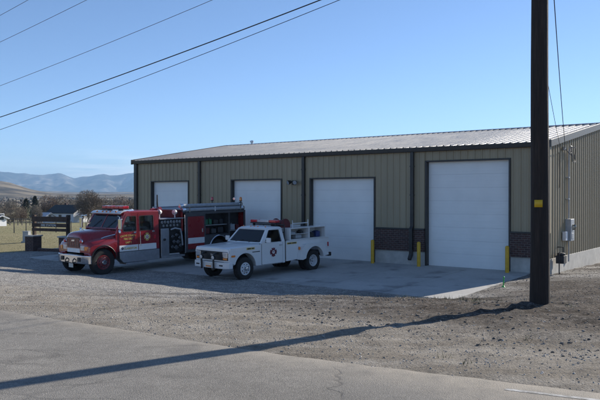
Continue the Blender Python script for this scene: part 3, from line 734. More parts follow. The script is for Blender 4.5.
# ---- fire engine ----
def fire_engine():
    e = empty('fire_engine', label='red crew cab fire engine with red light bar and grey hoses, parked nose out', cat='fire engine')
    ys = 1.19                                              # half width
    Yl = lambda y0: (lambda u, v, w: (u, y0 + w, v))
    ch = MB()
    for y in (-.45, .45): ch.box(-8.0, .55, y - .05, y + .05, .52, .76)
    ch.box(-.1, .1, -.85, .85, .42, .54).box(-6.4, -6.2, -.85, .85, .42, .6)
    ch.tube([(-1, 0, .55), (-6.3, 0, .5)], .06, 8); ch.build('chassis', m_dark, e)
    for s in (1, -1):
        wheel(e, 0, s * 1.02, .505, .29, m_rimred, .29, s, dish=-.03, lugs=10, hub_r=.11)
        wheel(e, -6.45, s * 1.02, .505, .29, m_rimred, .29, s, dish=.11, lugs=10, hub_r=.11)
        wheel(e, -6.45, s * .70, .505, .27, m_rimred, .29, s, dish=.11, lugs=10, hub_r=.11)
    # front bumper with folded-back ends
    bp = [(.62, -1.20), (.70, -1.16), (.80, -.92), (.82, -.4), (.82, .4), (.80, .92), (.70, 1.16), (.62, 1.20), (.56, 1.18), (.68, .88), (.70, 0), (.68, -.88), (.56, -1.18)]
    b = MB().prism(bp, lambda u, v, w: (u, v, w), .47, .80).build('front_bumper', m_chrome, e, bevel=.025)
    for y in (-.62, .62): MB().box(.81, .85, y - .09, y + .09, .56, .72).build('bumper_lamp', m_black, b, bevel=.012)
    for y in (-.28, .28): MB().tube([(.80, y, .52), (.90, y, .5), (.90, y + .02, .60), (.82, y, .66)], .022, 8).build('tow_hook', m_black, b)
    MB().box(.80, .815, -.16, .16, .30, .46).build('licence_plate', m_plate, b)
    MB().box(.56, .80, -.5, .5, .795, .81).build('tread_top', m_diamond, b)
    # hood: lofted sections, nose to cowl
    def hsec(x, zt, hw, zs, fw, zb):
        half = [(0, zt), (hw * .45, zt - .012), (hw * .80, zt - .05), (hw, zt - .13), (hw + .06, zs + .03), (hw + .11, zs), (fw - .10, zs - .04), (fw - .02, zs - .13), (fw, zs - .24), (fw, zb)]
        return [(x, -y, z) for y, z in reversed(half[1:])] + [(x, y, z) for y, z in half]
    H = [(.67, 1.545, .51, 1.20, 1.02, .90), (.62, 1.635, .57, 1.29, 1.10, .90), (.47, 1.69, .61, 1.35, 1.15, 1.02), (.0, 1.735, .68, 1.42, 1.19, 1.09), (-.35, 1.76, .76, 1.46, 1.19, 1.06), (-.60, 1.78, .84, 1.52, 1.18, .95), (-.66, 1.785, .86, 1.53, 1.18, .93)]
    hd = MB().loft([hsec(*h) for h in H]).build('hood', m_red, e, ang=50)
    for s in (1, -1):
        out = [(.62, .78), (.66, .95), (.64, 1.12), (.45, 1.2), (-.62, 1.2), (-.66, 1.0), (-.66, .60)] + arch(0, .53, .62, 174, 20)
        MB().prism(out, lambda u, v, w: (u, s * w, v), .70, 1.185).build('fender', m_red, e, bevel=.022)
        MB().tube([(.62 * math.cos(R(a)), s * 1.187, .53 + .62 * math.sin(R(a))) for a in range(176, 18, -9)], .028, 6).build('arch_trim', m_black, e)
        # chrome handle on the hood side and the warning lamp low on the nose
        MB().tube([(.02, s * 1.03, 1.42), (-.10, s * 1.07, 1.47), (-.62, s * 1.13, 1.56), (-.66, s * 1.10, 1.57)], .024, 8).build('hood_rail', m_chrome, e)
        hl = MB().box(.645, .675, s * .66 - .15, s * .66 + .15, .98, 1.15).build('headlight_bezel', m_chrome, e, bevel=.01)
        MB().box(.672, .69, s * .66 - .12, s * .66 + .12, 1.0, 1.13).build('headlight', m_lens, hl, bevel=.008)
        MB().prism([(.66, .83), (.70, .83), (.66, 1.03), (.50, 1.165), (.46, 1.165), (.60, 1.01)], lambda u, v, w: (u, s * v, w), .985, 1.14).build('turn_lamp', m_amber, e, bevel=.01)
        MB().lathe([(.085, 0), (.085, .03), (.07, .045)], (.655, s * .60, 1.325), (1, 0, 0), 18).build('warning_lamp_base', m_chrome, e)
        MB().lathe([(.07, .0), (.068, .03), (.04, .045), (.005, .05)], (.70, s * .60, 1.325), (1, 0, 0), 18).build('warning_lamp', m_redlens, e)
    g = MB().prism(rrect(-.49, .49, 1.08, 1.47, .06), lambda u, v, w: (w, u, v), .60, .675).build('grille', m_black, e, bevel=.008)
    gb = MB()
    for k in range(6): gb.box(.675, .69, -.45, .45, 1.115 + .058 * k, 1.135 + .058 * k)
    for k in range(5): gb.box(.675, .688, -.36 + .18 * k - .008, -.36 + .18 * k + .008, 1.10, 1.44)
    gb.build('grille_bars', m_red, g)
    MB().prism([(-.13, -.032), (.10, -.032), (.13, .032), (-.10, .032)], lambda u, v, w: (w, u, 1.35 + v), .69, .70).build('grille_badge', m_chrome, g, bevel=.003)
    MB().box(.655, .685, -.47, .47, .88, 1.045).build('nose_panel', m_stripe, e, bevel=.012)
    # cab shell: planar sides, leaning in a little
    x0, x1, x2, x3 = -.66, -1.02, -2.86, -.5
    lean = lambda z: ys - .035 * max(0, z - .86)
    def cs(s, off=0): return lambda u, v, w: (u, s * (lean(v) - w + off), v)
    ZS, ZR, WB, WT = .86, 2.40, 1.66, 2.24
    outl = [(-.60, ZS), (x2, ZS), (x2, ZR), (-1.08, ZR), (-.66, 1.72), (-.60, 1.55)]
    wf = rpoly([(-.98, WB), (-1.64, WB), (-1.64, WT), (-1.20, WT), (-.98, 1.86)], .05)
    wr = rpoly([(-1.83, WB), (-2.55, WB), (-2.55, WT), (-1.83, WT)], .06)
    grow = lambda pts, k: [(u + k * (1 if u > c[0] else -1), v + k * (1 if v > c[1] else -1)) for c in [(sum(p[0] for p in pts) / len(pts), sum(p[1] for p in pts) / len(pts))] for u, v in pts]
    for s in (1, -1):
        MB().plate(outl, [grow(wf, .012), grow(wr, .012)], cs(s), .0, .05).build('cab_side', m_red, e, fix=True)
        for nm, o_, wn in (('front_door', [(-.75, ZS + .01), (-1.71, ZS + .01), (-1.71, 2.34), (-1.14, 2.34), (-.78, 1.76)], wf), ('rear_door', [(-1.745, ZS + .01), (-2.68, ZS + .01), (-2.68, 2.34), (-1.745, 2.34)], wr)):
            d = MB().plate(rpoly(o_, .05), [wn], cs(s, .016), 0, .016).build(nm, m_red, e)
            MB().plate(grow(wn, .022), [grow(wn, -.004)], cs(s, .022), 0, .012).build('window_seal', m_black, d)
            MB().prism(wn, cs(s, -.012), 0, .006).build('window', m_glass, d)
            a, b_ = (o_[0][0], o_[1][0])
            MB().prism(rect(b_ + .0, a - .0, ZS + .0, 1.10), cs(s, .0215), 0, .005).build('white_stripe', m_stripe, d)
            hx = b_ + .14
            hd_ = MB().prism(rrect(hx - .06, hx + .06, 1.555, 1.62, .02), cs(s, .040), 0, .022).build('door_handle', m_chrome, d, bevel=.005)
            if nm == 'front_door' and s == 1:
                yy = lambda z: lean(z) + .018
                ux = (-1, 0, 0); uy = (0, -.035, 1)
                text_mesh('lettering', 'CACHE COUNTY', .102, m_gold, d, (-1.22, yy(1.45), 1.45), ux, uy, arc=.20, bold=.002)
                text_mesh('lettering', 'FIRE DIST', .115, m_gold, d, (-1.22, yy(1.31), 1.31), ux, uy, bold=.002)
                text_mesh('lettering', 'UNIT 2', .10, m_gold, d, (-1.22, yy(1.17), 1.17), ux, uy, bold=.002)
                text_mesh('stripe_lettering', 'CLARKSTON', .115, m_gold, d, (-1.30, yy(.93) + .005, .93), ux, uy, bold=.004)
                emblem(d, 'small_emblem', (-.90, yy(.97) + .006, .975), ux, (0, 0, 1), .06, m_blue, m_gold, m_blue)
            if nm == 'rear_door' and s == 1:
                emblem(d, 'door_emblem', (-2.2, lean(1.36) + .018, 1.38), (-1, 0, 0), (0, 0, 1), .17, m_gold, m_red, m_stripe)
                MB().prism(rrect(-2.66, -2.56, 1.28, 1.44, .03), cs(1, .034), 0, .012).build('side_marker', m_redlens, d)
                MB().tube([(-1.80, lean(1.0) + .07, 1.02), (-1.80, lean(1.6) + .07, 1.62)], .016, 8).build('grab_bar', m_chrome, d)
    cb = MB().box(x2, x2 + .05, -1.1, 1.1, ZS, 1.66).box(x2, x2 + .05, -1.1, 1.1, 2.2, ZR).box(x2, x2 + .05, -1.1, -.8, 1.66, 2.2).box(x2, x2 + .05, .8, 1.1, 1.66, 2.2)
    cb.build('cab_rear', m_red, e)
    MB().box(x2 + .015, x2 + .03, -.8, .8, 1.66, 2.2).build('rear_window', m_glass, e)
    MB().box(x2, -.62, -1.1, 1.1, ZS - .06, ZS + .0).build('cab_floor', m_dark, e)
    MB().box(-.70, -.64, -1.12, 1.12, ZS, 1.70).build('firewall', m_red, e)
    # dash, seats, steering wheel
    MB().prism([(-.70, 1.3), (-.70, 1.66), (-.92, 1.62), (-1.0, 1.4)], lambda u, v, w: (u, w, v), -1.05, 1.05).build('dashboard', m_dark, e, bevel=.03)
    for xx in (-1.75, -2.72):
        for y in (-.55, .55):
            st = MB().box(xx + .05, xx + .55, y - .27, y + .27, 1.15, 1.32).build('seat', m_seat, e, bevel=.05)
            MB().box(xx - .06, xx + .08, y - .26, y + .26, 1.3, 1.95).build('seat_back', m_seat, st, bevel=.05)
    MB().tube([(-1.12 + .08 * math.cos(a), .55 + .22 * math.sin(a), 1.62 + .2 * math.cos(a)) for a in [2 * PI * k / 20 for k in range(21)]], .017, 6, cap=False).tube([(-.95, .55, 1.5), (-1.12, .55, 1.62)], .025, 6).build('steering_wheel', m_black, e)
    # windscreen: two flat panes in a raked frame, roof with a white peak
    A = Vector((-.66, 0, 1.75)); T = Vector((-1.07, 0, 2.37)); du = (T - A).normalized(); nn = Vector((du.z, 0, -du.x))
    def ws(u, v, w): p = A + du * v + nn * w; return (p.x, u, p.z)
    L_ = (T - A).length
    fo = [(-1.14, 0), (1.14, 0), (1.12, L_), (-1.12, L_)]
    pn = [rpoly([(-1.05, .05), (-.02, .05), (-.02, L_ - .07), (-1.03, L_ - .07)], .06), rpoly([(.02, .05), (1.05, .05), (1.03, L_ - .07), (.02, L_ - .07)], .06)]
    MB().plate(fo, pn, ws, -.04, .01).build('windscreen_frame', m_red, e)
    for q_ in pn:
        w_ = MB().prism(q_, ws, -.012, -.004).build('windscreen', m_glassd, e)
        c = sum(p[0] for p in q_) / len(q_); MB().tube([ws(c - .1, .03, .02), ws(c + .28, .42, .014)], .011, 6).build('wiper', m_black, w_)
    rp_ = [(-.98, 2.41), (-1.0, 2.45), (-1.15, 2.515), (-1.6, 2.545), (-2.5, 2.545), (-2.8, 2.52), (-2.89, 2.46), (-2.89, 2.40)]
    secs = []
    for y, dz in ((-1.135, -.075), (-1.12, -.03), (-1.04, -.004), (-.6, .018), (0, .025), (.6, .018), (1.04, -.004), (1.12, -.03), (1.135, -.075)):
        secs.append([(x, y, 2.385 + .5 * max(0, (z - 2.40) + dz if z > 2.42 else z - 2.40)) for x, z in rp_])
    rf = MB().loft(secs, close=True).build('roof', m_red, e, ang=50)
    vz = MB().prism([(-.93, 2.345), (-.92, 2.37), (-1.05, 2.425), (-1.22, 2.45), (-1.22, 2.475), (-1.03, 2.46), (-.89, 2.385)], lambda u, v, w: (u, w, v), -1.10, 1.10).build('sun_visor', m_whitep, rf, bevel=.01)
    for y in (-.7, -.28, 0, .28, .7): MB().lathe([(.045, 0), (.04, .03), (.01, .045)], (-.97, y, 2.425), (.5, 0, .86), 12).build('marker_lamp', m_amber, vz)
    # light bar
    lb = empty('light_bar', (-1.42, 0, 2.50)); lb.scale = (1, .9, .80); lb.parent = e
    MB().box(-.16, .16, -.86, .86, .0, .05).box(-.1, .1, -.5, -.4, -.06, 0).box(-.1, .1, .4, .5, -.06, 0).build('light_bar_base', m_black, lb, bevel=.012)
    for y0, y1 in ((-.86, -.52), (-.50, -.14), (.14, .50), (.52, .86)): MB().box(-.15, .15, y0, y1, .05, .20).build('light_bar_lens', m_redlens, lb, bevel=.035, seg=3)
    MB().box(-.15, .15, -.13, .13, .05, .185).build('light_bar_speaker', m_redlens, lb, bevel=.02)
    # mirrors on tubular arms
    for s in (1, -1):
        a = MB().tube([(-.74, s * 1.14, 2.28), (-.62, s * 1.42, 2.25), (-.62, s * 1.44, 1.72), (-.78, s * 1.18, 1.62)], .014, 6).build('mirror_arm', m_chrome, e)
        MB().box(-.66, -.59, s * 1.45 - .10, s * 1.45 + .10, 1.76, 2.18).build('mirror_head', m_chrome, a, bevel=.02)
        MB().lathe([(.09, 0), (.085, .02), (.03, .06)], (-.60, s * 1.45, 1.66), (1, 0, 0), 14).build('convex_mirror', m_chrome, a)
    # tread-plate sill, step and tank under the cab
    for s in (1, -1):
        sp = MB().prism([(-.78, .84), (-2.88, .84), (-2.88, .40), (-.98, .40), (-.80, .56)], lambda u, v, w: (u, s * w, v), .82, 1.17).build('side_skirt', m_diamond, e, bevel=.012)
        MB().box(-2.25, -1.05, s * 1.0 - .24, s * 1.0 + .24, .33, .385).build('cab_step', m_diamond, sp, bevel=.008)
    # pump module
    pm = empty('pump_module', (0, 0, 0)); pm.parent = e
    MB().box(-4.36, -2.95, -1.08, 1.02, .62, 2.02).build('pump_housing', m_dark, pm, bevel=.01)
    for s in (1, -1):
        MB().box(-3.42, -2.96, min(s * 1.05, s * 1.185), max(s * 1.05, s * 1.185), .50, 1.66).build('pump_side_panel', m_alu, pm, bevel=.012)
        MB().box(-4.30, -2.96, min(s * .95, s * 1.2), max(s * .95, s * 1.2), .42, .50).build('pump_step', m_diamond, pm, bevel=.01)
    MB().lathe([(.05, 0), (.05, .06), (.035, .07)], (-3.14, 1.185, 1.2), (0, 1, 0), 14).build('step_lamp', m_black, pm)
    gp = MB().box(-4.30, -2.98, 1.0, 1.06, 1.68, 2.04).build('gauge_panel', m_dark, pm, bevel=.008)
    gauge_set(gp, [(-3.12 - .17 * k, 1.93 - (.0 if k % 2 else .015), .062) for k in range(7)] + [(-3.2 - .2 * k, 1.77, .05) for k in range(5)], 1.06)
    MB().box(-4.34, -2.94, -1.1, 1.14, 2.04, 2.09).build('crosslay_tray', m_alu, pm, bevel=.01)
    vp = MB().box(-4.20, -3.46, 1.03, 1.075, .66, 1.64).build('valve_panel', m_black, pm, bevel=.006)
    for x, z, r in ((-3.62, 1.30, .07), (-3.84, 1.36, .07), (-4.04, 1.24, .075), (-3.70, 1.08, .08), (-3.93, 1.06, .09), (-3.60, .86, .07), (-3.82, .82, .10), (-4.08, .90, .08), (-4.08, 1.48, .05)):
        c = MB().lathe([(r * .6, 0), (r * .6, .06), (r, .065), (r, .12), (r * .75, .135), (.01, .14)], (x, 1.07, z), (0, 1, 0), 16).build('hose_cap', m_body, vp)
        MB().box(x - r * 1.25, x + r * 1.25, 1.17, 1.195, z - .014, z + .014).build('cap_lug', m_alu, c)
    MB().tube([(-3.5, 1.2, 1.60), (-3.7, 1.26, 1.66), (-4.0, 1.28, 1.60), (-4.12, 1.22, 1.3), (-4.16, 1.22, .9)], .035, 8).build('draped_hose', m_greyhose, pm)
    MB().tube([(-4.33, 1.2, .55), (-4.33, 1.2, 2.2)], .028, 8).build('stanchion', m_chrome, pm)
    MB().box(-4.30, -4.22, 1.02, 1.12, 1.5, 2.4).build('red_stanchion', m_red, pm, bevel=.01)
    # deck gun
    dg = MB().lathe([(.12, 0), (.12, .12), (.08, .16), (.08, .3)], (-3.62, .15, 2.09), (0, 0, 1), 14).lathe([(.10, -.2), (.13, -.12), (.13, .12), (.10, .2)], (-3.62, .15, 2.42), (0, 1, .2), 14).tube([(-3.62, .15, 2.38), (-3.40, .15, 2.46), (-3.22, .15, 2.44)], [.07, .06, .045], 10).build('deck_gun', m_red, pm)
    MB().tube([(-3.62, .15, 2.4), (-3.62, .13, 2.75), (-3.63, .12, 3.08)], [.05, .038, .03], 10).build('deck_gun_barrel', m_black, dg)
    MB().box(-4.34, -3.9, -.9, .95, 2.09, 2.42).build('hose_reel_box', m_maroon, pm, bevel=.03)
    spot_lamp(pm, -3.02, 1.02, 2.36); spot_lamp(pm, -3.88, 1.04, 2.33); spot_lamp(pm, -3.02, -1.0, 2.36)
    # body
    bd = empty('equipment_body', (0, 0, 0)); bd.parent = e
    bx0, bx1 = -8.22, -4.38
    for s in (1, -1):
        xa, xb, xc = -5.56, -7.06, -8.1                          # door | over-wheel bay | rear bay
        out = [(bx1, .56), (bx1, 2.30), (bx0, 2.30), (bx0, .56), (-7.09, .56)] + arch(-6.45, .56, .62, 180, 0)[1:-1] + [(-5.81, .56)]
        holes = [rect(-5.50, -4.48, .68, 2.12), rect(-7.09, -5.58, 1.24, 2.20), rect(-8.14, -7.16, .68, 2.20)]
        MB().plate(out, holes, lambda u, v, w: (u, s * w, v), 1.16, 1.21).build('body_side', m_body, bd)
        MB().tube([(-6.45 + .64 * math.cos(R(a)), s * 1.215, .56 + .64 * math.sin(R(a))) for a in range(180, -1, -10)], .03, 6).build('wheel_arch_trim', m_chrome, bd)
        cd = MB().box(-5.49, -4.49, min(s * 1.17, s * 1.222), max(s * 1.17, s * 1.222), .69, 2.11).build('compartment_door', m_red, bd, bevel=.012)
        MB().box(-5.49, -4.49, min(s * 1.2225, s * 1.226), max(s * 1.2225, s * 1.226), .93, 1.18).build('white_stripe', m_stripe, cd)
        if s == 1:
            MB().box(-5.40, -5.33, 1.222, 1.245, 1.40, 1.56).build('latch', m_chrome, cd, bevel=.008)
        # shelves and gear in the open bays
        for a_, b_, z_ in ((-7.04, -5.66, 1.66), (-8.08, -7.22, 1.35)): MB().box(a_, b_, s * .95 - .18, s * .95 + .18, z_, z_ + .03).build('shelf', m_alu, bd)
        MB().box(bx0, bx1, s * .70 - .03, s * .70 + .03, .6, 2.28).build('bay_back', m_dark, bd)
        for a_ in (-5.60, -7.15): MB().box(a_, a_ + .055, min(s * .72, s * 1.16), max(s * .72, s * 1.16), .7, 2.2).build('bay_wall', m_dark, bd)
        MB().box(-7.06, -5.64, min(s * .72, s * 1.16), max(s * .72, s * 1.16), 1.24, 1.28).build('bay_floor', m_dark, bd)
    for x, z, sx, sz, mt in ((-5.80, 1.82, .16, .24, m_green), (-6.04, 1.82, .16, .24, m_green), (-6.4, 1.80, .3, .2, m_dark), (-6.75, 1.81, .22, .22, m_dark), (-5.85, 1.42, .26, .26, m_maroon), (-6.25, 1.40, .3, .2, m_body), (-6.7, 1.43, .34, .26, m_dark), (-7.5, 1.52, .3, .26, m_grey), (-7.85, 1.5, .2, .22, m_maroon)):
        MB().box(x - sx / 2, x + sx / 2, .85, 1.05, z - sz / 2, z + sz / 2).lathe([(.03, 0), (.03, .05)], (x, .95, z + sz / 2), (0, 0, 1), 8).build('stowed_gear', mt, bd, bevel=.02)
    MB().box(bx0, bx1, -1.14, 1.14, 2.24, 2.29).build('body_top', m_alu, bd)
    MB().box(bx0 - .03, bx0, -1.2, 1.2, .56, 2.3).build('rear_panel', m_red, bd, bevel=.01)
    MB().box(bx0 - .36, bx0 - .03, -1.15, 1.15, .50, .56).build('tailboard', m_diamond, bd, bevel=.01)
    for y_ in (-1.2, .78): MB().box(bx0, bx1, y_, y_ + .07, 2.30, 2.52).build('hose_bed_side', m_alu, bd, bevel=.01)
    MB().box(bx0 + .1, bx1 - .1, -1.05, .72, 2.30, 2.46).build('hose_bed_cover', m_greyhose, bd, bevel=.04)
    for y, z in ((1.12, 2.40), (.98, 2.58)):                     # hard suction hoses
        h = MB(); pts = [(bx1 - .0 - .05 * k, y, z + .004 * math.sin(k * 1.7)) for k in range(76)]
        h.tube(pts, [.078 + (.003 if k % 2 else 0) for k in range(76)], 14)
        o = h.build('suction_hose', m_greyhose, bd, ang=60)
        for xx in (bx1 + .06, bx0 + .12): MB().lathe([(.07, -.1), (.10, -.09), (.10, .07), (.085, .1), (.03, .1)], (xx, y, z), (1, 0, 0), 16).build('hose_coupling', m_chrome, o)
    for xx in (-4.62, -6.2, -7.9): MB().box(xx - .03, xx + .03, .86, 1.21, 2.30, 2.325).box(xx - .03, xx + .03, 1.19, 1.215, 2.3, 2.52).build('hose_bracket', m_chrome, bd)
    for xx, y, mt in ((-8.05, 1.08, m_amber), (-8.1, -1.02, m_redlens)):
        b_ = MB().tube([(xx, y, 2.3), (xx, y, 2.72)], .025, 8).lathe([(.075, 0), (.075, .04)], (xx, y, 2.70), (0, 0, 1), 14).build('beacon_post', m_black, bd)
        MB().lathe([(.07, 0), (.072, .10), (.055, .15), (.01, .165)], (xx, y, 2.742), (0, 0, 1), 14).build('beacon', mt, b_)
    b_ = MB().tube([(-8.0, .7, 2.3), (-8.0, .7, 2.78)], .02, 8).build('rear_lamp_post', m_black, bd); MB().lathe([(.05, -.05), (.07, .04), (.0601, .05)], (-8.0, .7, 2.82), (1, .4, 0), 12).build('rear_lamp', m_chrome, b_)
    return e
eng = fire_engine(); HX = Vector((-.6037, -.7972))
ep = Vector((-7.69, 26.55)) - Vector((.7972, -.6037)) * 1.10
# wheelbase as it stands in the photo: everything but the wheels drawn in lengthwise
def draw_in(o, k):
    for c in o.children:
        if c.name.startswith('wheel') and not c.data: c.location.x *= k; continue
        if c.name.startswith('light_bar') and not c.data: c.location.x *= k; continue
        if c.data:
            for v in c.data.vertices: v.co.x *= k
        draw_in(c, k)
draw_in(eng, .918)
ea = R(42.0); HX = Vector((-math.sin(ea), -math.cos(ea))); ep = Vector((-7.69, 26.55)) - Vector((-HX.y, HX.x)) * 1.10
eng.location = (ep.x, ep.y, -.205); eng.rotation_euler = (0, .0185, math.atan2(HX.y, HX.x))

# ---- pickup ----
def pickup():
    p = empty('pickup_truck', label='white square-bodied fire pickup with a utility bed and dark round door emblem', cat='pickup truck')
    hw = .98
    MB().box(-4.4, .5, -.45, -.36, .52, .66).box(-4.4, .5, .36, .45, .52, .66).box(-.06, .06, -.75, .75, .36, .46).box(-3.66, -3.54, -.75, .75, .36, .48).build('chassis', m_dark, p)
    for s in (1, -1):
        wheel(p, 0, s * .86, .415, .24, m_rim, .235, s, dish=-.015, lugs=8, hub_r=.075)
        wheel(p, -3.6, s * .94, .415, .23, m_rim, .235, s, dish=.17, lugs=8, hub_r=.06)
        wheel(p, -3.6, s * .68, .415, .22, m_rim, .235, s, dish=.1, lugs=8, hub_r=.06)
    sp = lambda s: (lambda u, v, w: (u, s * (w - .02 * abs(v - .92)), v))
    for s in (1, -1):
        out = [(.74, .66), (.76, .9), (.74, 1.17), (.70, 1.20), (-.80, 1.255), (-.80, .47), (-.56, .47)] + arch(0, .47, .53, 178, 12) + [(.58, .62)]
        f = MB().prism(out, sp(s), .62, hw).build('front_fender', m_whitep, p, bevel=.025, seg=3)
        MB().box(-.72, .70, min(s * hw, s * (hw + .008)), max(s * hw, s * (hw + .008)), 1.075, 1.09).build('body_crease', m_whitep, f)
        MB().prism(rrect(.50, .68, .88, .95, .02), sp(s), hw - .01, hw + .012).build('side_marker', m_amber, f)
        MB().tube([(.53 * math.cos(R(a)), s * (hw - .01), .47 + .53 * math.sin(R(a))) for a in range(178, 10, -9)], .014, 6).build('wheel_lip', m_whitep, f)
        if s == 1:
            d = MB().prism(rrect(-.46, -.06, 1.095, 1.175, .02), sp(s), hw - .01, hw + .006).build('fender_decal', m_gold, f)
            MB().prism(rect(-.42, -.30, 1.115, 1.155), sp(s), hw, hw + .010).prism(rect(-.27, -.10, 1.112, 1.158), sp(s), hw, hw + .010).build('decal_mark', m_black, d)
            MB().prism(rrect(-.72, -.34, .985, 1.015, .01), sp(s), hw - .01, hw + .006).build('fender_badge', m_black, f)
    hs = []
    for x, z in ((.78, 1.09), (.77, 1.165), (.70, 1.205), (.3, 1.235), (-.3, 1.258), (-.78, 1.272)):
        hs.append([(x, -.955, z - .075), (x, -.94, z - .02), (x, -.86, z), (x, -.5, z + .004), (x, -.42, z + .016), (x, 0, z + .022), (x, .42, z + .016), (x, .5, z + .004), (x, .86, z), (x, .94, z - .02), (x, .955, z - .075)])
    MB().loft(hs).build('hood', m_whitep, p, ang=25)
    # nose: grille, lamps, bumper, push bars
    n_ = MB().box(.66, .765, -.94, .94, .70, 1.10).build('nose_panel', m_whitep, p, bevel=.012)
    g = MB().box(.745, .785, -.90, .90, .76, 1.075).build('grille', m_black, p, bevel=.008)
    gb = MB()
    for k in range(5): gb.box(.785, .795, -.62, .62, .80 + .058 * k, .812 + .058 * k)
    gb.build('grille_bars', m_dark, g)
    MB().prism([(-.10, -.02), (-.04, -.02), (-.035, -.035), (.055, -.035), (.05, -.02), (.10, -.02), (.115, .02), (.04, .02), (.035, .035), (-.045, .035), (-.04, .02), (-.085, .02)], lambda u, v, w: (w, u, .945 + v), .79, .805).build('grille_badge', m_chrome, g)
    for s in (1, -1):
        h_ = MB().box(.775, .80, s * .76 - .135, s * .76 + .135, .86, 1.055).build('headlight_bezel', m_chrome, p, bevel=.008)
        MB().box(.79, .81, s * .76 - .11, s * .76 + .11, .885, 1.03).build('headlight', m_lens, h_, bevel=.01)
        MB().box(.78, .80, s * .76 - .11, s * .76 + .11, .785, .845).build('turn_lamp', m_amber, h_, bevel=.005)
        pb = MB().tube([(.98, s * .34, .44), (.99, s * .34, .95), (.90, s * .34, 1.0), (.80, s * .34, 1.0)], .035, 8).build('push_bar', m_black, p)
        MB().lathe([(.06, -.07), (.085, -.02), (.085, .02)], (1.0, s * .34, .86), (1, 0, 0), 16).build('fog_lamp', m_black, pb)
        MB().lathe([(.001, 0), (.08, 0), (.07, .012), (.001, .02)], (1.02, s * .34, .86), (1, 0, 0), 16).build('fog_lens', m_lens, pb)
    bp = [(.62, -1.0), (.80, -.985), (.90, -.85), (.93, 0), (.90, .85), (.80, .985), (.62, 1.0), (.62, .96), (.78, .9), (.84, 0), (.78, -.9), (.62, -.96)]
    b = MB().prism(bp, lambda u, v, w: (u, v, w), .47, .70).build('front_bumper', m_whitep, p, bevel=.03, seg=3)
    pl = MB().box(.935, .945, -.17, .17, .50, .66).build('licence_plate', m_plate, b); MB().box(.945, .948, -.15, .15, .515, .565).build('plate_band', m_orange, pl)
    for s in (1, -1): MB().box(.885, .915, s * .66 - .1, s * .66 + .1, .56, .61).build('bumper_slot', m_black, b, bevel=.01)
    # cab
    ZB, ZR, WB, WT = .47, 1.86, 1.30, 1.74
    xr = -2.06
    lean = lambda z: hw - .01 - .012 * abs(z - .95) - (.30 * (z - 1.28) if z > 1.28 else 0)
    def cs(s, off=0): return lambda u, v, w: (u, s * (lean(v) + off - w), v)
    for s in (1, -1):
        MB().prism([(-.80, ZB), (xr, ZB), (xr, 1.28), (-.80, 1.28)], cs(s), 0, .06).build('cab_side', m_whitep, p)
        # greenhouse side is one plate with the window hole
        go = [(-.80, 1.28), (xr, 1.28), (xr + .03, ZR - .06), (-1.26, ZR - .06), (-.84, 1.34)]
        wn = rpoly([(-1.0, WB + .01), (-1.86, WB + .01), (-1.84, WT), (-1.33, WT)], .035)
        MB().plate(go, [grow2(wn, .015)], cs(s), 0, .05).build('cab_pillar', m_whitep, p)
        d = MB().plate(rpoly([(-.83, .49), (-1.93, .49), (-1.93, 1.279), (-.83, 1.279)], .02), [], cs(s, .010), 0, .01).build('door', m_whitep, p)
        MB().plate(rpoly([(-.816, .478), (-1.944, .478), (-1.944, 1.279), (-.816, 1.279)], .02), [], cs(s, .003), 0, .003).build('door_gap', m_black, d)
        MB().plate([(-.83, 1.281), (-1.93, 1.281), (-1.92, 1.79), (-1.29, 1.79), (-.88, 1.36)], [wn], cs(s, .010), 0, .012).build('window_frame', m_whitep, d)
        MB().plate(grow2(wn, .014), [grow2(wn, -.005)], cs(s, .015), 0, .01).build('window_seal', m_black, d)
        MB().prism(wn, cs(s, -.015), 0, .005).build('window', m_glass, d)
        MB().prism([(-1.18, WB), (-1.205, WB), (-1.205, 1.62), (-1.18, 1.59)], cs(s, .006), 0, .012).build('vent_pillar', m_black, d)
        MB().prism(rrect(-1.88, -1.72, 1.14, 1.19, .015), cs(s, .035), 0, .02).build('door_handle', m_chrome, d, bevel=.004)
        MB().prism(rect(-1.93, -.83, 1.075, 1.09), cs(s, .018), 0, .008).build('body_crease', m_whitep, d)
        if s == 1:
            emblem(d, 'door_emblem', (-1.42, lean(.93) + .012, .92), (-1, 0, 0), (0, 0, 1), .18, m_blackred, m_stripe, m_blackred)
        ma_ = MB().tube([(-1.02, s * .94, 1.33), (-.98, s * 1.12, 1.36)], .014, 6).build('mirror_arm', m_whitep, d)
        MB().box(-1.03, -.95, s * 1.17 - .105, s * 1.17 + .105, 1.31, 1.49).build('mirror', m_whitep, ma_, bevel=.025)
        MB().box(-1.036, -1.03, s * 1.17 - .085, s * 1.17 + .085, 1.33, 1.47).build('mirror_glass', m_chrome, ma_)
    MB().box(-.84, -.78, -.93, .93, .5, 1.28).build('firewall', m_dark, p)
    MB().box(xr - .0, xr + .05, -.93, .93, .47, 1.28).box(xr + .01, xr + .05, -.80, .80, 1.70, 1.80).box(xr + .01, xr + .05, -.83, -.7, 1.28, 1.7).box(xr + .01, xr + .05, .7, .83, 1.28, 1.7).build('cab_rear', m_whitep, p)
    MB().box(xr + .02, xr + .03, -.7, .7, 1.28, 1.7).build('rear_window', m_glass, p)
    MB().box(xr, -.8, -.93, .93, .5, .55).build('cab_floor', m_dark, p)
    MB().prism([(-.80, 1.05), (-.80, 1.27), (-1.0, 1.25), (-1.05, 1.1)], lambda u, v, w: (u, w, v), -.9, .9).build('dashboard', m_dark, p, bevel=.02)
    bs = MB().box(-1.95, -1.45, -.75, .75, .8, .95).build('bench_seat', m_seat, p, bevel=.05); MB().box(-2.0, -1.86, -.75, .75, .93, 1.42).build('bench_back', m_seat, bs, bevel=.05)
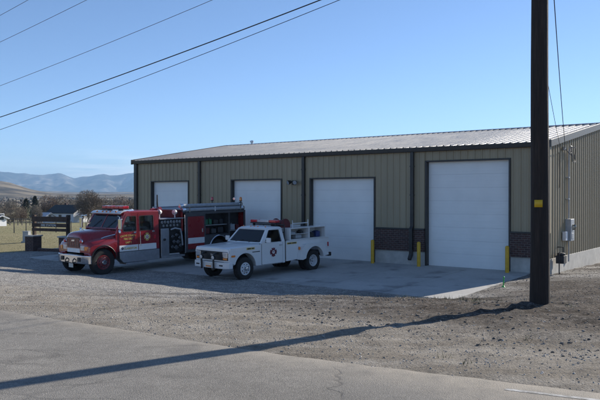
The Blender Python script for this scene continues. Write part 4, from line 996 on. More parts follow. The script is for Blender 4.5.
    MB().tube([(-1.28 + .06 * math.cos(a), .42 + .19 * math.sin(a), 1.24 + .17 * math.cos(a)) for a in [2 * PI * k / 20 for k in range(21)]], .014, 6, cap=False).tube([(-1.05, .42, 1.15), (-1.28, .42, 1.24)], .02, 6).build('steering_wheel', m_black, p)
    A = Vector((-.80, 0, 1.275)); T = Vector((-1.27, 0, 1.80)); du = (T - A).normalized(); nn = Vector((du.z, 0, -du.x)); L_ = (T - A).length
    def ws(u, v, w): q = A + du * v + nn * w; return (q.x, u, q.z)
    pane = rpoly([(-.87, .05), (.87, .05), (.735, L_ - .06), (-.735, L_ - .06)], .05)
    MB().plate([(-.94, 0), (.94, 0), (.80, L_), (-.80, L_)], [pane], ws, -.03, .01).build('windscreen_frame', m_whitep, p)
    w_ = MB().prism(pane, ws, -.008, -.002).build('windscreen', m_glassd, p)
    for c in (-.5, .25): MB().tube([ws(c, .03, .012), ws(c + .4, .14, .008)], .009, 6).build('wiper', m_black, w_)
    rp_ = [(-1.22, 1.79), (-1.25, 1.82), (-1.38, 1.858), (-1.7, 1.875), (-1.98, 1.862), (-2.05, 1.82), (-2.06, 1.77)]
    secs = []
    for y, dz in ((-.825, -.06), (-.805, -.025), (-.73, -.004), (-.4, .008), (0, .012), (.4, .008), (.73, -.004), (.805, -.025), (.825, -.06)):
        secs.append([(x, y, max(1.765, z + dz)) for x, z in rp_])
    rf = MB().loft(secs, close=True).build('roof', m_whitep, p, ang=50)
    for y in (-.62, -.2, .0, .2, .62): MB().lathe([(.03, 0), (.026, .025), (.006, .035)], (-1.36, y, 1.86), (.1, 0, 1), 10).build('marker_lamp', m_amber, rf)
    # light bar on a rack, dark headache rack, red hose reel
    lb = empty('light_bar', (-1.92, 0, 1.93)); lb.parent = p
    MB().box(-.13, .13, -.72, .72, .03, .07).box(-.05, .05, -.66, -.6, -.08, .03).box(-.05, .05, .6, .66, -.08, .03).build('light_bar_base', m_black, lb, bevel=.01)
    for y0, y1, mt in ((-.72, -.34, m_redlens), (.34, .72, m_redlens)): MB().box(-.12, .12, y0, y1, .07, .18).build('light_bar_lens', mt, lb, bevel=.03)
    MB().box(-.12, .12, -.33, .33, .07, .17).build('light_bar_speaker', m_lens, lb, bevel=.02)
    MB().tube([(-2.14, -.86, 1.1), (-2.14, -.86, 1.90), (-2.14, .86, 1.90), (-2.14, .86, 1.1)], .03, 8).tube([(-2.14, -.86, 1.62), (-2.14, .86, 1.62)], .022, 8).tube([(-2.14, -.3, 1.3), (-2.14, -.3, 1.9)], .02, 6).tube([(-2.14, .3, 1.3), (-2.14, .3, 1.9)], .02, 6).build('headache_rack', m_black, p)
    MB().tube([(-2.12, .84, 1.9), (-2.12, .84, 2.18)], .010, 6).build('antenna', m_black, p)
    hr = MB().lathe([(.13, -.26), (.13, .26)], (-2.55, .25, 1.86), (0, 1, 0), 18).lathe([(.19, -.2), (.215, -.15), (.205, -.05), (.215, .05), (.205, .12), (.19, .2)], (-2.55, .25, 1.86), (0, 1, 0), 18).build('hose_reel', m_maroon, p)
    for y in (-.02, .52): MB().lathe([(.27, -.012), (.27, .012)], (-2.55, y, 1.86), (0, 1, 0), 22).build('reel_flange', m_maroon, hr)
    MB().box(-2.62, -2.48, -.06, .56, 1.30, 1.62).build('reel_stand', m_dark, hr)
    # bed
    zf, zt = .52, 1.275
    for s in (1, -1):
        out = [(-2.13, zt), (-4.62, zt), (-4.64, 1.15), (-4.62, .62), (-4.15, .58)] + arch(-3.6, .47, .54, 172, 8) + [(-2.13, .50)]
        b_ = MB().prism(out, sp(s), hw - .05, hw).build('bed_side', m_whitep, p, bevel=.015)
        # flared fender over the dual wheels
        fo = [(-2.72, .52), (-2.80, .80), (-2.98, 1.06), (-3.12, 1.12), (-4.08, 1.12), (-4.24, 1.02), (-4.40, .70), (-4.44, .60), (-4.12, .56)] + arch(-3.6, .47, .53, 172, 8) + [(-2.9, .50)]
        MB().prism(fo, lambda u, v, w: (u, s * w, v), hw - .02, hw + .16).build('dual_fender', m_whitep, b_, bevel=.05, seg=3)
        MB().box(-4.625, -2.13, s * hw - .045, s * hw + .012, zt - .0, zt + .03).build('bed_rail', m_whitep, b_, bevel=.01)
        MB().prism(rrect(-2.86, -2.80, .90, 1.02, .01), lambda u, v, w: (u, s * w, v), hw + .0, hw + .05).build('side_marker', m_amber, b_)
        MB().prism(rrect(-4.60, -4.54, .92, 1.10, .01), sp(s), hw - .0, hw + .014).build('tail_lamp', m_redlens, b_)
        if s == 1:
            d = MB().prism(rrect(-2.70, -2.16, 1.155, 1.225, .01), sp(s), hw - .0, hw + .012).build('bed_decal', m_gold, b_)
            MB().prism(rect(-2.66, -2.44, 1.172, 1.208), sp(s), hw, hw + .015).prism(rect(-2.40, -2.20, 1.172, 1.208), sp(s), hw, hw + .015).build('decal_mark', m_black, d)
    MB().box(-4.6, -2.13, -.93, .93, .68, .74).box(-2.17, -2.12, -.93, .93, .6, 1.27).build('bed_floor', m_dark, p)
    MB().box(-4.64, -4.59, -.92, .92, .66, 1.27).build('tailgate', m_whitep, p, bevel=.01)
    MB().box(-4.82, -4.66, -.95, .95, .50, .66).build('rear_bumper', m_black, p, bevel=.02)
    # open-sided white utility boxes on the bed rails
    for s in (1, -1):
        ya, yb = (.42, 1.0) if s == 1 else (-1.0, -.42)
        yo = .985 if s == 1 else -.985
        u_ = MB(); xa, xb = -4.42, -2.30
        u_.box(xa, xb, ya, yb, 1.74, 1.775).box(xa, xb, ya, yb, 1.31, 1.335)
        yi = ya if s == 1 else yb - .03
        u_.box(xa, xb, yi, yi + .03, 1.335, 1.74)
        for x in (xa + .035, -3.42, xb - .035): u_.box(x - .03, x + .03, ya, yb, 1.335, 1.74)
        ub = u_.build('utility_box', m_whitep, p, bevel=.006)
        MB().box(-3.40, -2.34, ya + .04, yb - .03, 1.52, 1.535).build('box_shelf', m_whitep, ub)
        if s == 1:
            for x, z, sx, sz, mt in ((-2.6, 1.57, .32, .07, m_grey), (-2.95, 1.42, .34, .13, m_grey), (-3.15, 1.58, .16, .10, m_dark), (-3.7, 1.42, .3, .18, m_dark), (-4.1, 1.45, .24, .22, m_blue)):
                MB().box(x - sx / 2, x + sx / 2, .62, .86, z - sz / 2, z + sz / 2).box(x - sx * .3, x + sx * .3, .66, .8, z + sz / 2 - .001, z + sz / 2 + .03).build('stowed_gear', mt, ub, bevel=.012)
    MB().tube([(-2.75, .72, 1.77), (-2.75, .72, 2.06), (-2.75, .72, 2.0)], .02, 6).tube([(-3.65, .72, 1.77), (-3.65, .72, 2.06)], .02, 6).tube([(-2.75, .72, 1.93), (-3.65, .72, 1.93)], .018, 6).build('ladder_rack', m_whitep, p)
    return p
def grow2(pts, k):
    c = (sum(q[0] for q in pts) / len(pts), sum(q[1] for q in pts) / len(pts))
    return [(u + k * (1 if u > c[0] else -1), v + k * (1 if v > c[1] else -1)) for u, v in pts]
m_blackred = M('dark_crimson_decal', (.13, .015, .03), .45)
pk = pickup(); an = R(43.5); hx = Vector((-math.sin(an), -math.cos(an)))
lf = Vector((-hx.y, hx.x))
pp_ = Vector((-2.0, 24.85)) - lf * .95
pk.location = (pp_.x, pp_.y, -.19); pk.rotation_euler = (0, .018, math.atan2(hx.y, hx.x))
# ------------------------------------------------------------------ background
def P3(px, d):               # a spot d metres ahead on the bearing of a feature in the photo
    x = (px - 300) / 680 * d; return x, d, z1(x, d)
def height(ytop, d, z0): return 2.9 + (195.6 - ytop) / 680 * d - z0
# entrance sign: stained boards on posts over dark brick piers
sx_, sy_, sz_ = P3(33.2, 37.4)
SG = empty('entrance_sign', (sx_, sy_, sz_), R(-24), label='dark brown timber board sign with white lettering beside a brick pier', cat='sign')
pr = MB().box(-.30, .30, -.30, .30, -.3, .80).build('brick_pier', m_brick, SG); MB().box(-.36, .36, -.36, .36, .80, .87).build('pier_cap', m_concrete, pr, bevel=.01)
pr = MB().box(2.10, 2.70, -.30, .30, -.3, .80).build('brick_pier', m_brick, SG); MB().box(2.04, 2.76, -.36, .36, .80, .87).build('pier_cap', m_concrete, pr, bevel=.01)
MB().box(-.10, .06, .02, .18, .6, 1.98).build('post', m_brownw, SG, bevel=.01); MB().box(2.30, 2.46, .02, .18, .6, 1.98).build('post', m_brownw, SG, bevel=.01)
for z0, z1_ in ((1.62, 1.90), (1.33, 1.53), (1.10, 1.26)): MB().box(-.06, 2.44, -.06, .02, z0, z1_).build('board', m_brownw, SG, bevel=.012)
text_mesh('lettering', 'FIRE STATION', .17, m_stripe, SG, (1.15, -.064, 1.37), (1, 0, 0), (0, 0, 1), depth=.002)
MB().box(.36, 2.04, -.12, .12, -.3, .16).build('brick_kerb', m_brick, SG)
# grey utility cabinet behind the sign
ux_, uy_, uz_ = P3(26.6, 43); U = empty('utility_cabinet', (ux_, uy_, uz_), R(-15), label='small grey utility cabinet on the grass just left of the sign post', cat='cabinet')
MB().box(-.20, .20, -.14, .14, .1, .70).build('cabinet_body', m_grey, U, bevel=.015); MB().box(-.22, .22, -.16, .16, .70, .73).build('cabinet_lid', m_grey, U, bevel=.01); MB().box(-.25, .25, -.2, .2, -.1, .1).build('cabinet_base', m_concrete, U)
# wire fence across the field
fx = empty('wire_fence', P3(55, 72), label='low wire fence with thin wooden posts across the dry grass behind the sign', cat='fence')
base = Vector(fx.location); tops = []
for px in (14, 26, 40, 56, 71, 86, 102):
    x, y, z = P3(px, 72 + (px - 55) * .06); o = Vector((x, y, z)) - base
    MB().tube([o + Vector((0, 0, -.3)), o + Vector((0.01, 0, 1.18))], .05, 7).build('fence_post', m_fencew, fx); tops.append(o)
for h in (.3, .65, 1.0): MB().tube([t + Vector((0, -.06, h)) for t in tops], .006, 4).build('fence_wire', m_wirel, fx)
rf_ = empty('rail_fence', P3(20, 128), label='grey two-rail timber fence in front of the bare brush at far left', cat='fence'); base = Vector(rf_.location); tops = []
for px in range(2, 46, 4):
    x, y, z = P3(px, 128); o = Vector((x, y, z)) - base; MB().box(o.x - .07, o.x + .07, o.y - .07, o.y + .07, o.z - .3, o.z + 1.3).build('fence_post', m_fencew, rf_); tops.append(o)
for h in (.55, 1.1):
    m = MB()
    for a, b in zip(tops[:-1], tops[1:]): m.raw([(a.x, a.y - .08, a.z + h), (b.x, b.y - .08, b.z + h), (b.x, b.y - .08, b.z + h + .16), (a.x, a.y - .08, a.z + h + .16), (a.x, a.y - .14, a.z + h), (b.x, b.y - .14, b.z + h), (b.x, b.y - .14, b.z + h + .16), (a.x, a.y - .14, a.z + h + .16)], [(0, 1, 2, 3), (4, 7, 6, 5), (0, 4, 5, 1), (3, 2, 6, 7), (0, 3, 7, 4), (1, 5, 6, 2)])
    m.build('fence_rail', m_fencew, rf_)

def house(name, px, d, rz, L, Wd, eave, rise, mw, mr, label, windows=(), porch=False, cat='house', chim=False):
    x, y, z = P3(px, d); h = empty(name, (x, y, z), rz, label=label, cat=cat)
    prof = [(-Wd / 2, -.4), (Wd / 2, -.4), (Wd / 2, eave), (0, eave + rise), (-Wd / 2, eave)]
    MB().prism(prof, lambda u, v, w: (w, u, v), -L / 2, L / 2).build('wall', mw, h)
    o = .35; k = rise / (Wd / 2)
    r = MB().prism([(-Wd / 2 - o, eave - o * k + .03), (0, eave + rise + .03), (Wd / 2 + o, eave - o * k + .03), (Wd / 2 + o, eave - o * k + .2), (0, eave + rise + .22), (-Wd / 2 - o, eave - o * k + .2)], lambda u, v, w: (w, u, v), -L / 2 - o, L / 2 + o).build('roof', mr, h)
    if chim: MB().box(-L * .2, -L * .2 + .6, .3, .9, eave + rise - .6, eave + rise + .7).build('chimney', m_brick, r)
    for (fx_, fz, sw_, sh) in windows:                  # on the long side facing the road (-y)
        f = MB().box(fx_ - sw_ / 2 - .08, fx_ + sw_ / 2 + .08, -Wd / 2 - .06, -Wd / 2 + .02, fz - .08, fz + sh + .08).build('window', m_hwall, h); MB().box(fx_ - sw_ / 2, fx_ + sw_ / 2, -Wd / 2 - .075, -Wd / 2 - .05, fz, fz + sh).build('pane', m_hwin, f)
    f = MB().box(L / 2 - .02, L / 2 + .06, -.6, .6, 1.0, 2.2).build('window', m_hwall, h); MB().box(L / 2 + .05, L / 2 + .08, -.5, .5, 1.1, 2.1).build('pane', m_hwin, f)
    if porch:
        pc = MB().prism([(-1.5, 1.9), (1.5, 1.9), (0, 2.9)], lambda u, v, w: (w, u - .6, v), L / 2 - .3, L / 2 + 1.9).build('porch_roof', mw, h)
        for yy in (-1.9, .7): MB().box(L / 2 + 1.7, L / 2 + 1.85, yy - .08, yy + .08, -.4, 1.9).build('porch_post', mw, pc)
    return h
house('white_house', 69, 186, R(-25), 9.4, 6.5, 2.7, 1.9, m_hwall, m_hroof, 'white gabled house with a dark shingle roof in the field behind the sign', [(-3, .9, 1, 1.3), (0, .9, 1, 1.3), (3, .9, 1.4, 1.3)], porch=True, chim=True)
house('shed', 43, 172, R(-20), 4.2, 3.2, 1.7, .75, m_paleroof, m_paleroof, 'low pale metal-roofed outbuilding left of the white house', cat='shed')
house('shed', -5, 118, R(-30), 3.2, 2.2, 1.3, .4, m_hwall, m_paleroof, 'small white flat-looking shed cut off by the left edge of the picture', cat='shed')

# trees: trunk, forking limbs, then a cloud of twigs hung on the limbs' ends
def bark(name, c): return M(name, c, .9, 0, .3, 4)
m_bark = bark('grey_brown_bark', (.11, .085, .066)); m_twig = bark('bare_twigs', (.165, .130, .100)); m_twig2 = bark('pale_twigs', (.23, .20, .16)); m_twig3 = bark('reddish_twigs', (.175, .125, .095))
m_needle = M('dark_conifer_needles', (.022, .034, .022), .85, 0, .4, 2)
def bare_tree(x, y, z, h, w, seed, mt, label, group=None, name='bare_tree', low=.12, n=1500):
    r = random.Random(seed); t = empty(name, (x, y, z), label=label, cat='tree' if name != 'shrub' else 'shrub', group=group)
    tr = MB(); ends = []
    def limb(p, d, L, rad, lev):
        pts = [p]; q = p.copy(); dd = d.copy()
        for k in range(4):
            dd = (dd + Vector((r.gauss(0, .13), r.gauss(0, .13), r.gauss(.03, .08)))).normalized(); q = q + dd * (L / 4); pts.append(q.copy())
            if lev >= 1: ends.append((q.copy(), dd.copy(), lev))
        tr.tube(pts, [rad * (1 - .16 * k) for k in range(5)], 6 if lev < 2 else 4, cap=False)
        if lev < 3:
            for k in range(4 if lev == 0 else 3):
                a = r.uniform(0, 2 * PI); sp = r.uniform(.45, .95)
                nd = (dd + Vector((math.cos(a) * sp * w / h * 1.5, math.sin(a) * sp * w / h * 1.5, .12))).normalized()
                limb(pts[r.choice((2, 3, 4))], nd, L * r.uniform(.62, .82), rad * .55, lev + 1)
    for k in range(1 if name != 'shrub' else 4):
        a = r.uniform(0, 2 * PI); limb(Vector((0, 0, -.2)), Vector((.12 * math.cos(a) * (1 if name != 'shrub' else 4), .12 * math.sin(a) * (1 if name != 'shrub' else 4), 1)).normalized(), h * .36, h * .024, 0)
    tr.build('trunk', m_bark, t, fix=False)
    tw = MB(); cx = Vector((0, 0, h * (.5 + low / 2)))
    vs = []; fs = []
    for i in range(n):
        if r.random() < .5 and ends:
            c, d, lv = r.choice(ends); c = c + Vector((r.gauss(0, w * .07), r.gauss(0, w * .07), r.gauss(0, h * .05)))
        else:
            a = r.uniform(0, 2 * PI); ph = math.acos(r.uniform(-1, 1)); rr = r.uniform(.35, 1) ** .5
            bump_ = 1 + .16 * math.sin(3 * a + seed) * math.sin(2 * ph + seed)
            c = cx + Vector((math.cos(a) * math.sin(ph) * w / 2 * rr * bump_, math.sin(a) * math.sin(ph) * w / 2 * rr * bump_, math.cos(ph) * h * (.5 - low / 2) * rr * bump_))
        e2 = Vector((c.x / (w / 2), c.y / (w / 2), (c.z - cx.z) / (h * (.5 - low / 2))))
        if e2.length > 1.05 + .1 * math.sin(5 * c.x + seed) or c.z < h * low * .5: continue
        d = (Vector((e2.x, e2.y, e2.z + .5)) + Vector((r.gauss(0, .5), r.gauss(0, .5), r.gauss(0, .4)))).normalized()
        L = r.uniform(.5, 1.2) * h * .085; wd_ = h * .0038
        sd_ = d.cross(Vector((r.gauss(0, 1), r.gauss(0, 1), r.gauss(0, 1)))).normalized() * wd_
        for f_ in range(3):                          # a small fan of twigs
            d2 = (d + Vector((r.gauss(0, .4), r.gauss(0, .4), r.gauss(0, .4)))).normalized()
            k = len(vs); vs += [c - sd_, c + sd_, c + d2 * L]; fs.append((k, k + 1, k + 2))
    tw.raw(vs, fs); tw.build('crown', mt, t, smooth=False, fix=False)
    return t
def conifer(x, y, z, h, w, seed, label, group=None):
    r = random.Random(seed); t = empty('conifer', (x, y, z), label=label, cat='tree', group=group)
    MB().tube([(0, 0, -.3), (0, 0, h * .5), (0, 0, h * .97)], [h * .025, h * .016, .02], 7).build('trunk', m_bark, t)
    vs = []; fs = []
    for i in range(2600):
        u = r.random() ** .8; zz = h * (.08 + .92 * u); a = r.uniform(0, 2 * PI)
        rad = w / 2 * (1 - u) ** .62 * (1 + .22 * math.sin(3 * a + zz * 1.7 + seed) + .12 * math.sin(7 * a - zz * 3)); rr = rad * r.uniform(.35, 1)
        c = Vector((math.cos(a) * rr, math.sin(a) * rr, zz)); d = (Vector((math.cos(a), math.sin(a), r.gauss(.0, .35)))).normalized()
        L = r.uniform(.25, .6) * h * .11; sd_ = d.cross(Vector((r.gauss(0, .4), r.gauss(0, .4), 1))).normalized() * L * .3
        k = len(vs); vs += [c - sd_, c + d * L * .4 + sd_ * .9, c + d * L, c + d * L * .3 - sd_ * 1.1]; fs.append((k, k + 1, k + 2, k + 3))
    MB().raw(vs, fs).build('crown', m_needle, t, smooth=False, fix=False); return t
G = 'bare trees beyond the field'
for i, (px, d, yt, wpx, mt, lab, nm) in enumerate([
    (88, 178, 190.2, 27, m_twig, 'largest round bare tree, just right of the white house', 'bare_tree'),
    (63, 205, 195, 25, m_twig, 'round bare tree rising straight behind the roof of the white house', 'bare_tree'),
    (47.5, 200, 195, 20, m_twig3, 'bare tree between the evergreens and the white house roof', 'bare_tree'),
    (36, 166, 205, 12, m_twig2, 'pale grey leafless bush in front of the evergreens', 'shrub'),
    (75, 195, 200.5, 15, m_twig2, 'low bare bush showing between the house and the largest bare tree', 'shrub'),
    (106, 186, 197.5, 19, m_twig, 'low bare tree next right of the largest bare tree', 'bare_tree'),
    (121, 200, 196.2, 24, m_twig3, 'broad bare tree over the light bar of the fire engine', 'bare_tree'),
    (137, 190, 197.5, 18, m_twig2, 'bare tree at the left corner of the station', 'bare_tree'),
    (9, 150, 205, 24, m_twig, 'brown thicket bush above the small white shed at far left', 'shrub'),
    (21, 158, 207, 12, m_twig3, 'reddish bare bush left of the evergreens at the fence', 'shrub'),
    (-6, 170, 202, 18, m_twig2, 'bare tree at the very left edge of the picture', 'bare_tree'),
    (11, 260, 199.5, 11, m_twig2, 'small faint bare bush out in the far field at left', 'shrub'),
    (57, 230, 199, 14, m_twig2, 'faint bare bush further back above the white house', 'shrub'),
    (98, 240, 199.5, 16, m_twig2, 'faint bare tree behind and right of the largest bare tree', 'bare_tree')]):
    x, y, z = P3(px, d); h = height(yt, d, z)
    bare_tree(x, y, z, h, wpx / 680 * d, 40 + i, mt, lab, G, nm, n=5000 if i == 0 else 3400)
GE = 'evergreens beyond the field'
x, y, z = P3(26, 162); conifer(x, y, z, height(199, 162, z), 13 / 680 * 162, 3, 'broad dark evergreen, the left and lower of the pair', GE)
x, y, z = P3(35, 178); conifer(x, y, z, height(196.2, 178, z), 10 / 680 * 178, 5, 'slim dark evergreen, the right and taller of the pair', GE)
# far-off hedges and brush on the valley floor: one mass
def brush():
    r = random.Random(5); vs = []; fs = []
    for i in range(520):
        d = 320 * (3200 / 320) ** r.random(); a = R(r.uniform(-32, 0)); x = d * math.sin(a); y = d * math.cos(a)
        row = math.sin(y * .011 + x * .002) > .2
        if not row and r.random() < .7: continue
        s = r.uniform(2.0, 4.5) * (1 + d / 2500); z = z1(x, y)
        if d > 1400: z += 0
        for k in range(34):
            c = Vector((x + r.gauss(0, s * 1.1), y + r.gauss(0, s * .7), z + abs(r.gauss(.35, .3)) * s * .7)); L = s * .55
            d1 = Vector((r.gauss(0, 1), r.gauss(0, 1), r.gauss(0, 1))).normalized() * L; d2 = Vector((r.gauss(0, 1), r.gauss(0, 1), r.gauss(0, 1))).normalized() * L
            j = len(vs); vs += [c, c + d1, c + d2]; fs.append((j, j + 1, j + 2))
    o = MB().raw(vs, fs).build('distant_brush', M('dark_brush', (.085, .066, .05), .9, 0, .4, .05), smooth=False, fix=False); tag(o, 'far-off brown hedgerows and brush scattered over the valley floor', 'brush', kind='stuff')
brush()
# dry grass in the near field
def grass():
    n = 22000; r = np.random.default_rng(3); d = 36 * (120 / 36) ** r.random(n); a = np.radians(r.uniform(-31, -12, n)); x = d * np.sin(a); y = d * np.cos(a)
    s, q = SQ(x, y); k = (s < -26.6); x, y, d = x[k], y[k], d[k]; z = zbase(x, y); n = len(x)
    h = r.uniform(.015, .05, n) * (1 + d / 200); w = .010 + d * .0002; an_ = r.uniform(0, PI, n); lx = r.normal(0, .05, n); ly = r.normal(0, .05, n)
    c = np.stack([np.stack([x - np.cos(an_) * w, y - np.sin(an_) * w, z - .02], -1), np.stack([x + np.cos(an_) * w, y + np.sin(an_) * w, z - .02], -1), np.stack([x + lx, y + ly, z + h], -1)], 1).reshape(-1, 3)
    t = NT('dry_grass'); P = t.coords('Object'); t.link(t.ramp(t.noise(P, .8, 4), [(.3, (.20, .18, .09)), (.7, (.36, .31, .185))]), t.b.inputs['Base Color']); t.b.inputs['Roughness'].default_value = .9
    o = np_mesh('dry_grass', c, np.arange(n * 3).reshape(-1, 3), t.m, smooth=False); tag(o, 'short dry yellow grass on the field left of the yard', 'grass', kind='stuff')
grass()
# red rag on the dirt at right
x_, y_ = W(6.3, 9.0).x, W(6.3, 9.0).y
tag(MB().loft([[(-.16, -.05, .0), (-.05, -.07, .05), (.07, -.05, .02), (.17, -.03, .05)], [(-.15, .02, .05), (-.04, .0, .085), (.08, .01, .06), (.18, .03, .07)], [(-.17, .08, .0), (-.05, .09, .04), (.06, .08, .03), (.15, .1, .0)]], caps=False).build('rag', m_maroon), 'small crumpled dark red rag lying on the dirt at far right', 'rag')
bpy.data.objects['rag'].location = (x_, y_, z1(x_, y_) + .02)
bpy.data.objects['rag'].modifiers.new('s', 'SUBSURF').levels = 2

# hills and mountains ---------------------------------------------------------
def fbm(x, y, o=5):
    return noise.fractal(Vector((x, y, 0)), 1.0, 2.0, o)
def heightfield(name, x0, x1, nx_, y0, y1, ny_, fn, mat):
    gx = np.linspace(x0, x1, nx_); gy = np.linspace(y0, y1, ny_); c = np.array([(x, y, fn(x, y)) for y in gy for x in gx]); i = np.arange(nx_ * ny_).reshape(ny_, nx_)
    o = np_mesh(name, c, np.stack([i[:-1, :-1], i[:-1, 1:], i[1:, 1:], i[1:, :-1]], -1).reshape(-1, 4), mat); tag(o, kind='structure'); return o
def hillmat(name, stops, sc, bump=0):
    t = NT(name); g = t.new('ShaderNodeNewGeometry'); P = g.outputs['Position']
    n = t.noise(P, sc, 6, .65); t.link(t.ramp(n, stops), t.b.inputs['Base Color']); t.b.inputs['Roughness'].default_value = 1; t.b.inputs['Specular IOR Level'].default_value = 0
    return t.m
def foothill(x, y):
    px = 300 + 680 * x / y
    crest = np.interp(px, [-200, -60, 0, 12, 25, 40, 55, 80, 140, 400], [66, 62, 54, 46, 30, 18, 11, 9, 8, 6])
    k = float(sm((y - 1500) / 900) * (1 - .5 * sm((y - 2500) / 900)))
    z = -8 + (crest + 8) * k * (1 + .10 * fbm(x / 240, y / 240))
    return z
m_fh = hillmat('tan_foothill', [(.36, (.075, .062, .045)), (.5, (.16, .13, .09)), (.62, (.27, .22, .15))], .009)
heightfield('foothills', -3600, 1600, 150, 1350, 3300, 70, foothill, m_fh)
def bench(x, y):
    k = float(sm((y - 3400) / 1200)); return -8 + k * (32 + 9 * fbm(x / 500, y / 700)) * (1 - .0 * k)
m_bn = hillmat('brown_valley_side', [(.38, (.065, .055, .042)), (.5, (.14, .11, .08)), (.62, (.30, .24, .16))], .004)
heightfield('valley_side', -5200, 2600, 150, 3350, 6200, 60, bench, m_bn)
CP = [(-400, 172), (-60, 171), (0, 170.3), (12, 172), (25, 172.2), (38, 174), (50, 173.6), (58, 173), (66, 174.4), (75, 177), (83, 175), (95, 174), (108, 174.6), (118, 174), (130, 172), (150, 170), (220, 176), (330, 173), (700, 178)]
def mountain(x, y):
    px = 300 + 680 * x / y; d = y
    crest = (195.6 - float(np.interp(px, *zip(*CP)))) / 680 * 10400
    v = (y - 8000) / 2400                                     # 0 at the foot, 1 at the crest
    sp = abs(noise.noise(Vector((x / 430 + y / 1500 + .22 * noise.noise(Vector((x / 300, y / 300, 2))), y / 3000, 5)))) * 2.0
    rid = 1 - min(1, sp) ; fine = fbm(x / 260, y / 420, 4) * .07
    k = float(sm(v)) if v < 1 else float(1 - .35 * sm((v - 1) / .6))
    prof = v ** 1.15 if v < 1 else 1 - .5 * (v - 1)
    prof = max(0, prof)
    return -8 + (crest + 8) * prof * (1 - ((1 - rid) * .62 + .22 * abs(noise.noise(Vector((x / 150 + y / 420, y / 900, 9))))) * max(0, min(1, (1.08 - v) * 1.5)) * min(1, v * 3)) + crest * fine * min(1, v * 2)
def mtn_mat():
    t = NT('bare_mountain_slopes'); g = t.new('ShaderNodeNewGeometry'); P = g.outputs['Position']
    n = t.noise(P, .0022, 7, .7); n2 = t.noise(P, .012, 5, .7)
    c = t.ramp(n, [(.38, (.04, .05, .045)), (.52, (.11, .10, .085)), (.64, (.30, .27, .23))])
    c = t.mix(1, c, t.ramp(n2, [(.3, .7), (.7, 1.25)]), 'MULTIPLY')
    t.link(c, t.b.inputs['Base Color']); t.b.inputs['Roughness'].default_value = 1; t.b.inputs['Specular IOR Level'].default_value = 0
    return t.m
heightfield('mountains', -8500, 3500, 700, 8000, 11600, 90, mountain, mtn_mat())
# the air of the valley
hz = bpy.data.materials.new('valley_haze'); hz.use_nodes = True; hn = hz.node_tree.nodes; hl_ = hz.node_tree.links; hn.remove(hn['Principled BSDF'])
pv = hn.new('ShaderNodeVolumePrincipled'); pv.inputs['Color'].default_value = (.42, .68, 1.0, 1); pv.inputs['Density'].default_value = 1.05e-4; pv.inputs['Anisotropy'].default_value = .0
hl_.new(pv.outputs[0], hn['Material Output'].inputs['Volume'])
tag(MB().box(-14400, 14400, -14400, 14400, -10.5, 470).build('haze', hz, smooth=False), kind='stuff')

# weeds and dry stalks in the dug soil and along the road's edge
def weeds():
    r = random.Random(12); vs = []; fs = []
    for i in range(150):
        if i < 90: s0 = r.gauss(2.2, 1.0); q0 = r.gauss(14.0, .7)
        elif i < 110: s0 = r.uniform(-14, 8); q0 = float(np.interp(s0, *EDGE)) - abs(r.gauss(.5, .5))
        else: s0 = r.uniform(-12, 9); q0 = r.uniform(8, 18)
        if s0 < -.4 and q0 < 7.1: continue
        w = W(s0, q0); z = z1(w.x, w.y)
        for k in range(r.randint(5, 14)):
            a = r.uniform(0, 2 * PI); L = r.uniform(.03, .11); b = Vector((w.x + r.gauss(0, .05), w.y + r.gauss(0, .05), z - .01)); wd_ = Vector((math.cos(a + 1.57), math.sin(a + 1.57), 0)) * .004
            tip = b + Vector((math.cos(a) * L * .7, math.sin(a) * L * .7, L)); j = len(vs); vs += [b - wd_, b + wd_, tip]; fs.append((j, j + 1, j + 2))
    mw = M('weed_blades', (.16, .15, .07), .9, 0, .4, 1.2)
    tag(MB().raw(vs, fs).build('weeds', mw, smooth=False, fix=False), 'sparse weeds and dry stalks in the dirt by the pole and road edge', 'weeds', kind='stuff')
weeds()
# ------------------------------------------------------------------ camera, light, world
cam = bpy.data.cameras.new('camera'); co_ = bpy.data.objects.new('camera', cam); COL.objects.link(co_)
cam.lens = 40.8; cam.sensor_width = 36; cam.clip_end = 80000; cam.clip_start = .05
co_.location = (0, 0, 2.9); co_.rotation_euler = (R(90 - .371), 0, 0); S.camera = co_
SD = Vector((.775, .632, 0)).normalized(); EL = R(26)
sun = bpy.data.lights.new('sun', 'SUN'); sun.energy = 5.0; sun.angle = R(.53); sun.color = (1, .93, .82)
so_ = bpy.data.objects.new('sun', sun); COL.objects.link(so_)
sd = Vector((SD.x * math.cos(EL), SD.y * math.cos(EL), math.sin(EL))); so_.rotation_euler = sd.to_track_quat('Z', 'Y').to_euler(); so_.location = (20, 20, 30)
wd = bpy.data.worlds.new('World'); S.world = wd; wd.use_nodes = True; n = wd.node_tree.nodes; l = wd.node_tree.links
sky = n.new('ShaderNodeTexSky'); sky.sky_type = 'NISHITA'; sky.sun_disc = False; sky.sun_elevation = EL; sky.sun_rotation = math.atan2(SD.x, SD.y)
sky.altitude = 2200; sky.air_density = .8; sky.dust_density = .2; sky.ozone_density = 3.0
bg = n['Background']; bg.inputs[1].default_value = .12
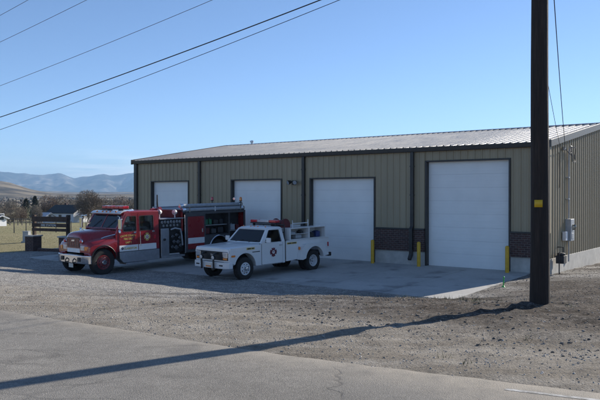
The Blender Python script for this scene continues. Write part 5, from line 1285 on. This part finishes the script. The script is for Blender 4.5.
# thin cloud bank low over the mountains
tc = n.new('ShaderNodeTexCoord'); mp = n.new('ShaderNodeMapping'); mp.inputs['Scale'].default_value = (5, 5, 60); l.new(tc.outputs['Generated'], mp.inputs[0])
nz_ = n.new('ShaderNodeTexNoise'); nz_.inputs['Scale'].default_value = 1.6; nz_.inputs['Detail'].default_value = 5; l.new(mp.outputs[0], nz_.inputs['Vector'])
rp = n.new('ShaderNodeValToRGB'); rp.color_ramp.elements[0].position = .48; rp.color_ramp.elements[1].position = .72; l.new(nz_.outputs['Fac'], rp.inputs[0])
sx = n.new('ShaderNodeSeparateXYZ'); l.new(tc.outputs['Generated'], sx.inputs[0])
mr = n.new('ShaderNodeValToRGB'); e = mr.color_ramp.elements; e[0].position = .0; e[0].color = (.5, .5, .5, 1); e[1].position = .036; e[1].color = (1, 1, 1, 1)
for pp, cc in ((.044, .45), (.058, .12), (.075, 0)):
    k = e.new(pp); k.color = (cc, cc, cc, 1)
l.new(sx.outputs[2], mr.inputs[0])
dv = n.new('ShaderNodeMath'); dv.operation = 'DIVIDE'; l.new(sx.outputs[0], dv.inputs[0]); l.new(sx.outputs[1], dv.inputs[1])
ar = n.new('ShaderNodeMapRange'); ar.interpolation_type = 'SMOOTHSTEP'; l.new(dv.outputs[0], ar.inputs[0]); ar.inputs[1].default_value = -.37; ar.inputs[2].default_value = -.30; ar.inputs[3].default_value = .25; ar.inputs[4].default_value = 1
rp.color_ramp.elements[0].position = .36; rp.color_ramp.elements[1].position = .62
m0 = n.new('ShaderNodeMath'); m0.operation = 'MULTIPLY'; l.new(mr.outputs[0], m0.inputs[0]); l.new(ar.outputs[0], m0.inputs[1])
mm = n.new('ShaderNodeMath'); mm.operation = 'MULTIPLY'; l.new(rp.outputs[0], mm.inputs[0]); l.new(m0.outputs[0], mm.inputs[1])
m2 = n.new('ShaderNodeMath'); m2.operation = 'MULTIPLY'; m2.inputs[1].default_value = .85; l.new(mm.outputs[0], m2.inputs[0])
mx = n.new('ShaderNodeMix'); mx.data_type = 'RGBA'; l.new(m2.outputs[0], mx.inputs[0]); l.new(sky.outputs[0], mx.inputs[6]); mx.inputs[7].default_value = (10.0, 10.1, 10.4, 1)
l.new(mx.outputs[2], bg.inputs[0])
S.view_settings.view_transform = 'Standard'; S.view_settings.look = 'None'; S.view_settings.exposure = .58; S.view_settings.gamma = 1; S.view_settings.use_curve_mapping = False
